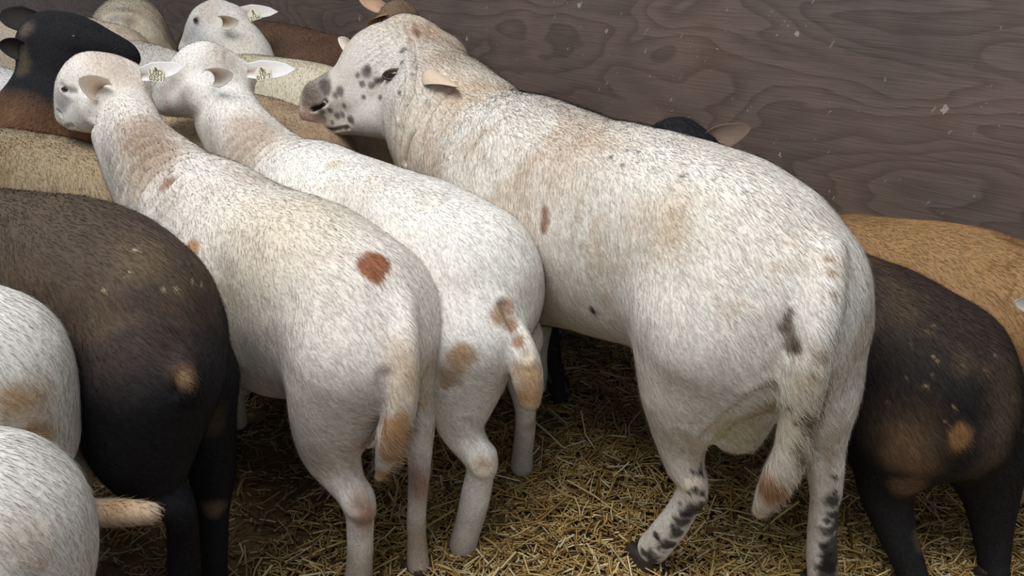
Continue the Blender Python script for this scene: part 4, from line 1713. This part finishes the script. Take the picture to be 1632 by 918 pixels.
# ---- black-brown sheep on the right
def build_right_dark():
    s = Body('sheep', 'dark brown sheep with short pale tail whose black crown shows above the ram', 'sheep', (1.72,), 48, 0.007)
    s.a = WN * 1.72 + WH * .5
    p = s.px
    s.chain([p(1475, 592, 128), p(1400, 545, 122), p(1310, 500, 112), p(1225, 462, 100)], .05)
    s.chain([p(1500, 655, 108), p(1420, 620, 120), p(1330, 590, 118), p(1240, 540, 100)], .06)
    s.chain([p(1440, 680, 84, -.08), p(1412, 770, 44, -.09), p(1425, 835, 31, -.09), p(1452, 905, 23, -.10), s.foot(1461, -.11, 23)], .04)
    s.chain([p(1560, 715, 66, .07), p(1578, 790, 40, .08), p(1582, 860, 28, .08), p(1586, 925, 22, .06), s.foot(1588, .06, 22)], .04)
    s.chain([p(1520, 670, 24, -.05), p(1530, 700, 17, -.09), p(1528, 712, 10, -.09)], .02)
    s.hoofs = [(s.foot(1461, -.11, 0)[0], .028, (40, 36, 34)), (s.foot(1588, .06, 0)[0], .028, (40, 36, 34))]
    for w in (-.1, .1):
        s.chain([s.lo(.42, w, .46, .09), s.lo(.34, w, .34, .055), s.lo(.34, w, .24, .032), s.lo(.335, w, .12, .023), s.lo(.35, w, .04, .027)], .04)
        s.hoofs.append((s.lo(.355, w, 0, 0)[0], .027, (40, 36, 34)))
    # neck raised so that the crown and one ear show above the ram's back
    D = s.dp
    s.chain([s.lo(.86, 0, .56, .13), D(1150, 318, 50, 2.12), D(1118, 262, 42, 2.14)], .05)
    s.chain([D(1104, 236, 36, 2.14), D(1080, 229, 42, 2.16), D(1052, 242, 37, 2.21), D(1010, 275, 22, 2.27)], .02)
    s.mesh()
    s.relief(.006, 6, 12)
    s.bvh = None
    s.begin_coat((38, 36, 37), .15, 18)
    V = s.V
    s.tint(.7 * smooth(V[:, 2] + .06 * fbm(V, 5, 4), .48, .72), (74, 62, 54))
    s.tint(.6 * smooth(fbm(V, 11, 71, 4), .0, .4) * smooth(V[:, 2], .35, .5), (88, 72, 56))
    for x, y, r in ((1450, 700, 26), (1462, 738, 30), (1450, 775, 24), (1436, 730, 26)):
        s.pblob(x, y, r, (140, 108, 84), soft=.7, wob=.6, amount=.6, seed=y)
    s.pblob(1450, 690, 60, (100, 78, 58), soft=.8, wob=.6, amount=.5)
    s.tint(np.clip(near(V, at(1085, 228, 2.16), .13) * 1.8, 0, 1), (38, 38, 42))
    s.pblob(1529, 695, 15, (158, 120, 80), soft=.5, wob=.4, amount=.95, stretch=((0, 0, 1), 1.4))
    s.pblob(1590, 700, 30, (112, 94, 80), soft=.9, wob=.6, amount=.7, stretch=((0, 0, 1), 2.4))
    s.pblob(1462, 860, 10, (110, 98, 72), soft=.8, wob=.6, amount=.6, stretch=((0, 0, 1), 3))
    rs = np.random.RandomState(7)
    for k in range(40):
        s.pblob(rs.normal(1500, 50), rs.normal(590, 50), rs.uniform(0.9, 1.7), (150, 128, 92), soft=.4, wob=.2, seed=k, stretch=(rs.normal(size=3), rs.uniform(1, 3)))
    s.finish(density=90000, radius=.00045, length=.019, lift=.32, seed=5)
    s.put_hoofs()
    s.ear(at(1122, 230, 2.10), at(1201, 201, 2.10), .072, np.array([.1, -.9, .35]), (112, 92, 82), (132, 112, 100), cup=.2)
    s.ear(at(1050, 225, 2.3), at(1000, 240, 2.36), .05, np.array([-.1, -.9, .35]), (60, 52, 48), (96, 78, 66), cup=.2)
    return s


build_right_dark()


def build_tan():
    s = Body('sheep', 'orange-tan sheep standing against the plywood wall behind the dark brown one', 'sheep', (2.12,), 48, 0.0075)
    s.a = WN * 2.12 + WH * .3
    p = s.px
    s.chain([p(1360, 440, 98), p(1430, 462, 112), p(1510, 484, 126), p(1590, 515, 130), p(1680, 545, 128)], .05)
    s.chain([p(1390, 500, 100), p(1480, 530, 122), p(1580, 545, 118), p(1680, 590, 120)], .06)
    u1 = (p(1680, 545, 0)[0] - s.a) @ s.h
    for w in (-.08, .08):
        s.chain([s.lo(u1 + .0, w, .48, .11), s.lo(u1 + .05, w, .36, .08), s.lo(u1 + .0, w, .27, .045), s.lo(u1 - .06, w, .21, .03), s.lo(u1 - .04, w, .11, .023), s.lo(u1 - .01, w, .04, .026)], .04)
        s.chain([s.lo(u1 + .66, w, .44, .09), s.lo(u1 + .62, w, .32, .055), s.lo(u1 + .64, w, .22, .032), s.lo(u1 + .635, w, .11, .022), s.lo(u1 + .65, w, .04, .026)], .04)
    s.hoofs = [(s.lo(u1 + d, w, 0, 0)[0], .026, (60, 48, 40)) for d in (-.005, .655) for w in (-.08, .08)]
    s.chain([s.lo(u1 + .68, 0, .50, .12), s.lo(u1 + .84, 0, .50, .08), s.lo(u1 + .92, 0, .50, .066)], .05)
    s.chain([s.lo(u1 + .94, 0, .49, .068), s.lo(u1 + 1.02, 0, .42, .05), s.lo(u1 + 1.08, 0, .36, .034)], .02)
    s.mesh()
    s.relief(.006, 6, 14)
    s.bvh = None
    s.begin_coat((166, 130, 90), .08, 25)
    V = s.V
    s.tint(.5 * smooth(fbm(V, 14, 81, 4), .05, .4), (140, 100, 60))
    s.tint(.7 * smooth(np.abs(fbm(V, 13, 91, 2)), .06, .0) * smooth(fbm(V, 4, 3), -.1, .3), (104, 74, 46))
    s.tint(.6 * smooth((V - s.a) @ s.h, .22, .42), (138, 110, 76))
    s.pblob(1480, 352, 22, (200, 152, 98), soft=.9, amount=.6, stretch=(s.h, 3))
    s.finish(density=80000, radius=.0005, length=.016, lift=.30, seed=6)
    s.put_hoofs()
    for q in (-1, 1):
        s.ear(s.lo(u1 + .92, q * .06, .54, 0)[0], s.lo(u1 + .90, q * .16, .54, 0)[0], .05, s.h, (160, 120, 78), (176, 140, 110))
    return s


build_tan()


# ---- background animals: full bodies in the animal's own frame, placed in the crowd
def crowd(label, px, py, depth, yaw, ucut, k, colour, pitch=0, turn=0, patches=(), tail=True, ears=None, noise=None, head=True, voxel=.009, dens=45000, hlen=.013, seed=0, hoofc=(70, 60, 50), tints=None, neck=.30, tag=None, low=False, tl=1.0, bk=.80):
    """back line of the animal passes through pixel direction (px,py) at this depth; ucut tells where along the body"""
    y = math.radians(yaw)
    h = np.array([-math.sin(y), math.cos(y), 0])
    q = at(px, py, depth)
    s = Body('sheep', label, 'sheep', (0, 0, 1), yaw, voxel)
    s.a = q - h * ucut * k
    s.a[2] = 0
    s.std_trunk(0, k, bk * k)
    s.std_rear(0, k, hc=hoofc)
    s.std_front(0, k, hc=hoofc)
    if tail:
        s.std_tail(0, k, ln=tl)
    if head:
        s.std_head(0, k, pitch, turn, base=(.36, .42) if low else (.36, .60), neck=neck)
    s.mesh()
    s.relief(.006, 6, seed)
    s.bvh = None
    s.begin_coat(colour, .07, seed)
    if noise:
        s.tint(noise[1] * smooth(fbm(s.V, 8, seed + 40, 4), .0, .45), noise[0])
    if tints:
        tints(s)
    for t in patches:
        s.pblob(*t[:4], **(t[4] if len(t) > 4 else {}))
    s.finish(density=dens, radius=.0006, length=hlen, lift=.28, seed=seed)
    s.put_hoofs()
    if head:
        o_, i_ = ears or (colour, (190, 156, 134))
        s.std_ears(o_, i_)
        s.std_eyes()
    return s



W9 = dict(soft=.8, wob=.7)
crowd('tan-cream sheep back between the dark brown sheep and the rust-spotted sheep', 100, 212, 2.2, 60, -.20, 1.0, (166, 148, 120), pitch=-40,
      noise=((146, 124, 94), .7), dens=70000, hlen=.02, seed=31, low=True, tail=False, bk=.85)
crowd('beige sheep back under the chin of the sheep with the numbered tag', 292, 172, 2.55, 48, -.12, 1.0, (184, 160, 130), pitch=-50,
      noise=((170, 142, 108), .6), dens=60000, seed=32, low=True, tail=False, bk=.84)
crowd('grey-tan sheep rump below the muzzle of the ram', 440, 150, 2.62, 48, -.24, 1.0, (176, 152, 126), pitch=-50,
      noise=((150, 124, 98), .6), dens=60000, seed=33, low=True, tail=False, bk=.86)
crowd('cream white sheep standing behind the muzzle of the ram', 460, 97, 3.0, 48, -.02, 1.08, (222, 212, 188), pitch=-50,
      noise=((204, 186, 152), .5), patches=[(560, 232, 22, (196, 180, 170), dict(soft=.9, wob=.9, amount=.6)), (585, 238, 8, (150, 136, 130), dict(soft=.9, wob=.9, amount=.5))],
      dens=60000, seed=34, low=True, tail=False, bk=.86)
crowd('dark reddish brown sheep along the plywood wall behind the white sheep heads', 430, 42, 3.75, 50, -.08, 1.3, (100, 76, 62), pitch=-50,
      noise=((86, 62, 50), .6), dens=40000, seed=35, low=True, tail=False, hoofc=(40, 36, 34), bk=.715)
crowd('pale grey fleeced sheep rump in front of the black muzzle', 232, 50, 3.15, 48, -.20, 1.12, (206, 200, 190), pitch=-50,
      noise=((178, 166, 150), .6), dens=50000, seed=36, low=True, tail=False, bk=.85)
crowd('white sheep with a dark speckled tail, at the back of the pen', 190, -12, 3.9, 22, -.28, 1.2, (214, 200, 176), pitch=-50,
      noise=((190, 168, 136), .5), dens=40000, seed=37, low=True, tail=True, bk=.86,
      patches=[(195, 15, 18, (150, 136, 126), dict(soft=.8, wob=1.0, amount=.7)), (205, 35, 13, (120, 106, 98), dict(soft=.7, wob=1.0, amount=.7)), (180, 30, 10, (150, 146, 150), dict(soft=.7, wob=1.0, amount=.7))])
crowd('pale fawn sheep back in the top left corner, behind the black ear', 45, -14, 3.5, 62, .0, 1.2, (200, 184, 162), pitch=-50,
      noise=((168, 150, 132), .6), dens=40000, seed=38, low=True, tail=False, bk=.86)
crowd('white sheep flank glimpsed left of the black head, at the left edge', -12, 88, 3.0, 60, -.30, 1.05, (228, 222, 222), pitch=-50,
      noise=((206, 190, 180), .4), dens=40000, seed=39, low=True, tail=False, bk=.86)


# white head with ear tag, third row
def build_third():
    s = Body('sheep', 'white sheep with an ear tag, the farthest of the three tagged heads', 'sheep', (1.97,), 48, 0.0075)
    s.a = WN * 1.97
    p, D = s.px, s.dp
    d = 3.35
    s.std_trunk(2.42, .95, .76)
    s.std_rear(2.42, .95)
    s.std_front(2.42, .95)
    s.chain([s.lo(2.72, 0, .58, .14), D(412, 150, 52, d), D(392, 90, 42, d), D(370, 50, 34, d)], .05)
    s.chain([D(348, 34, 34, d), D(330, 40, 29, d + .02), D(308, 64, 17, d + .08), D(298, 78, 13, d + .1)], .02)
    s.chain([D(352, 60, 32, d - .01), D(325, 78, 20, d + .05), D(300, 86, 9, d + .1)], .02)
    s.chain([D(370, 30, 22, d)], .02)
    s.mesh()
    s.relief(.004, 7, 6)
    s.bvh = None
    s.begin_coat((230, 226, 220), .05, 44)
    s.pblob(332, 12, 26, (204, 188, 172), soft=.9, wob=.7, amount=.7)
    s.pblob(314, 62, 26, (222, 222, 228), soft=.9, wob=.5, amount=.6)
    s.pblob(390, 90, 40, (216, 204, 188), soft=.9, wob=.8, amount=.5)
    s.pblob(313, 33, 7, (70, 62, 62), soft=.6, wob=.4, amount=.8)
    s.pblob(290, 84, 8, (150, 140, 138), soft=.8, amount=.6)
    s.finish(density=60000, radius=.0005, length=.010, lift=.25, seed=45)
    s.put_hoofs()
    s.eye(314, 32, .011, .45)
    s.ear(at(350, 34, d - .15), at(377, 36, d - .20), .066, np.array([0, -1, -.35]), (230, 224, 212), (208, 182, 158), cup=.36)
    e = s.ear(at(382, 18, d), at(442, 17, d), .062, np.array([.1, -.9, .45]), (228, 226, 226), (218, 208, 200), cup=.16)
    s.tag(e, at(405, 23, d - .05), (0, -1, .2), (-.25, 0, 1), .046, .046, 'A\n2156')
    return s


build_third()


# black-faced sheep looking the other way
def build_black_face():
    s = Body('sheep', 'sheep with a black head and brown neck, the only one facing right', 'sheep', (60, 120, 2.55), -62, 0.0075)
    p, D = s.px, s.dp
    d = 2.55
    s.chain([D(88, 68, 48, d), D(124, 68, 42, d + .0), D(165, 78, 31, d + .02), D(196, 86, 22, d + .04), D(206, 92, 17, d + .05)], .02)
    s.chain([D(100, 100, 40, d), D(140, 108, 30, d + .02), D(196, 104, 12, d + .05)], .02)
    s.chain([D(186, 113, 1.3, d - .05), D(215, 107, 1.3, d - .03)], .005, sub=True)
    s.chain([D(84, 90, 48, d), D(78, 140, 52, d), D(68, 200, 74, d), D(30, 260, 92, d)], .05)
    q = D(30, 240, 0, d)[0]
    u0 = (q - s.a) @ s.h
    s.std_trunk(u0 - .36, 1.0, .78)
    s.std_rear(u0 - .36, 1.0)
    s.std_front(u0 - .36, 1.0)
    s.std_tail(u0 - .36)
    s.mesh()
    s.relief(.005, 7, 16)
    s.bvh = None
    s.begin_coat((112, 84, 62), .12, 46)
    V = s.V
    s.tint(.6 * smooth(fbm(V, 9, 66, 4), .0, .4), (84, 60, 44))
    hp = [at(x, y, d) for x, y in ((110, 65), (150, 80), (195, 92), (95, 110), (100, 140), (72, 60), (66, 100), (80, 150))]
    m = np.clip(sum(near(V, q_, .11) for q_ in hp) * 1.6 - .35 + .25 * fbm(V, 14, 5), 0, 1)
    s.tint(m, (34, 34, 37))
    s.pblob(40, 45, 13, (112, 98, 88), soft=.8, wob=.5, amount=.7)
    s.pblob(36, 105, 12, (96, 84, 66), soft=.8, wob=.5, amount=.7, stretch=((0, 0, 1), 2.5))
    s.finish(density=70000, radius=.00045, length=.009, lift=.22, seed=47,
             lenmap=lambda V, ln: ln * (1 + 1.0 * smooth(V[:, 2], .95, .8)))
    s.put_hoofs()
    s.eye(118, 58, .011, .75)
    s.ear(at(56, 32, d), at(-14, 26, d + .05), .085, np.array([0, -1, .15]), (44, 42, 42), (62, 56, 52), cup=.16)
    s.ear(at(40, 78, d - .09), at(-4, 76, d - .12), .075, np.array([.5, -1, -.3]), (36, 36, 38), (66, 58, 50), cup=.3)
    return s


build_black_face()


# brown head peeping above the ram's crown
def build_brown_head():
    s = Body('sheep', 'brown sheep whose crown and ears peep out above the head of the ram', 'sheep', (2.22,), 48, 0.008)
    s.a = WN * 2.22
    D = s.dp
    d = 3.05
    s.std_trunk(1.62, .92, .70)
    s.std_rear(1.62, .92)
    s.std_front(1.62, .92)
    s.std_tail(1.62, .92)
    s.chain([s.lo(1.95, 0, .56, .14), D(690, 140, 56, d - .05), D(665, 80, 42, d)], .05)
    s.chain([D(636, 34, 33, d), D(618, 52, 28, d + .08), D(604, 80, 18, d + .15)], .02)
    s.mesh()
    s.relief(.004, 7, 6)
    s.bvh = None
    s.begin_coat((134, 112, 92), .10, 48)
    s.pblob(640, 12, 16, (104, 86, 72), soft=.9, wob=.7, amount=.7)
    s.finish(density=55000, radius=.0005, length=.012, lift=.25, seed=49)
    s.put_hoofs()
    s.ear(at(614, 14, d), at(571, -2, d), .055, np.array([.1, -.9, .3]), (176, 146, 118), (204, 170, 142), cup=.2)
    s.ear(at(618, 26, d - .07), at(586, 42, d - .1), .046, np.array([-.2, -1, -.6]), (146, 116, 90), (84, 58, 42), cup=.42)
    return s


build_brown_head()


# small black sheep hidden behind the ram: its legs show under the ram's chest
def build_black_legs():
    s = Body('sheep', 'black sheep whose grey-streaked legs show under the ram chest', 'sheep', (1.86,), 48, 0.007)
    s.a = WN * 1.86
    p = s.px
    u, k = 1.68, .70
    s.std_trunk(u, k, .62)
    s.std_front(u, k, hc=(34, 32, 32))
    s.std_head(u, k, pitch=-60, base=(.36, .50))
    for w in (-.17, -.11):
        s.chain([s.lo(u - .26, w * .6, .40, .08), s.lo(u - .26, w * .8, .32, .05), p(878, 555, 15, w), p(886, 590, 13, w), p(890, 620, 14, w), s.foot(893, w, 15)], .02)
        s.hoofs.append((s.foot(893, w, 0)[0], .022, (30, 28, 28)))
    s.mesh()
    s.bvh = None
    s.begin_coat((40, 38, 42), .12, 50)
    s.tint(.65 * smooth(fbm(s.V, 22, 66, 3), .1, .4) * smooth(s.V[:, 2], .35, .2), (128, 132, 146))
    s.finish(density=40000, radius=.0005, length=.008, lift=.22, seed=51)
    s.put_hoofs()
    s.std_ears((40, 38, 40), (80, 66, 58))
    s.std_eyes()


build_black_legs()


# white sheep just beyond the right edge: the tip of one ear is in view
def build_ear_tip():
    d = 1.62
    s = Body('sheep', 'sheep outside the right edge, only its white ear tip reaching into the picture', 'sheep', (1760, 520, d), 48, 0.009)
    D = s.dp
    s.chain([D(1700, 498, 48, d), D(1725, 530, 40, d - .02), D(1745, 565, 26, d - .05)], .02)
    s.chain([D(1712, 510, 48, d), D(1770, 560, 70, d + .12), D(1820, 600, 110, d + .25)], .05)
    q = D(1820, 600, 0, d + .25)[0]
    u0 = (q - s.a) @ s.h
    w0 = (q - s.a) @ s.n
    s.a = s.a + s.n * w0
    s.std_trunk(u0 - .33, .9, .68)
    s.std_rear(u0 - .33, .9)
    s.std_front(u0 - .33, .9)
    s.std_tail(u0 - .33, .9)
    s.mesh()
    s.begin_coat((226, 220, 210), .05, 52)
    s.finish(density=20000, radius=.0006, length=.012, lift=.25, seed=53)
    s.put_hoofs()
    s.ear(at(1672, 488, d), at(1621, 486, d), .055, np.array([-.3, -1, -.2]), (228, 222, 214), (220, 200, 186), cup=.25)
    s.ear(at(1728, 478, d + .1), at(1775, 470, d + .12), .055, np.array([-.3, -1, -.2]), (228, 222, 214), (220, 200, 186), cup=.25)


build_ear_tip()
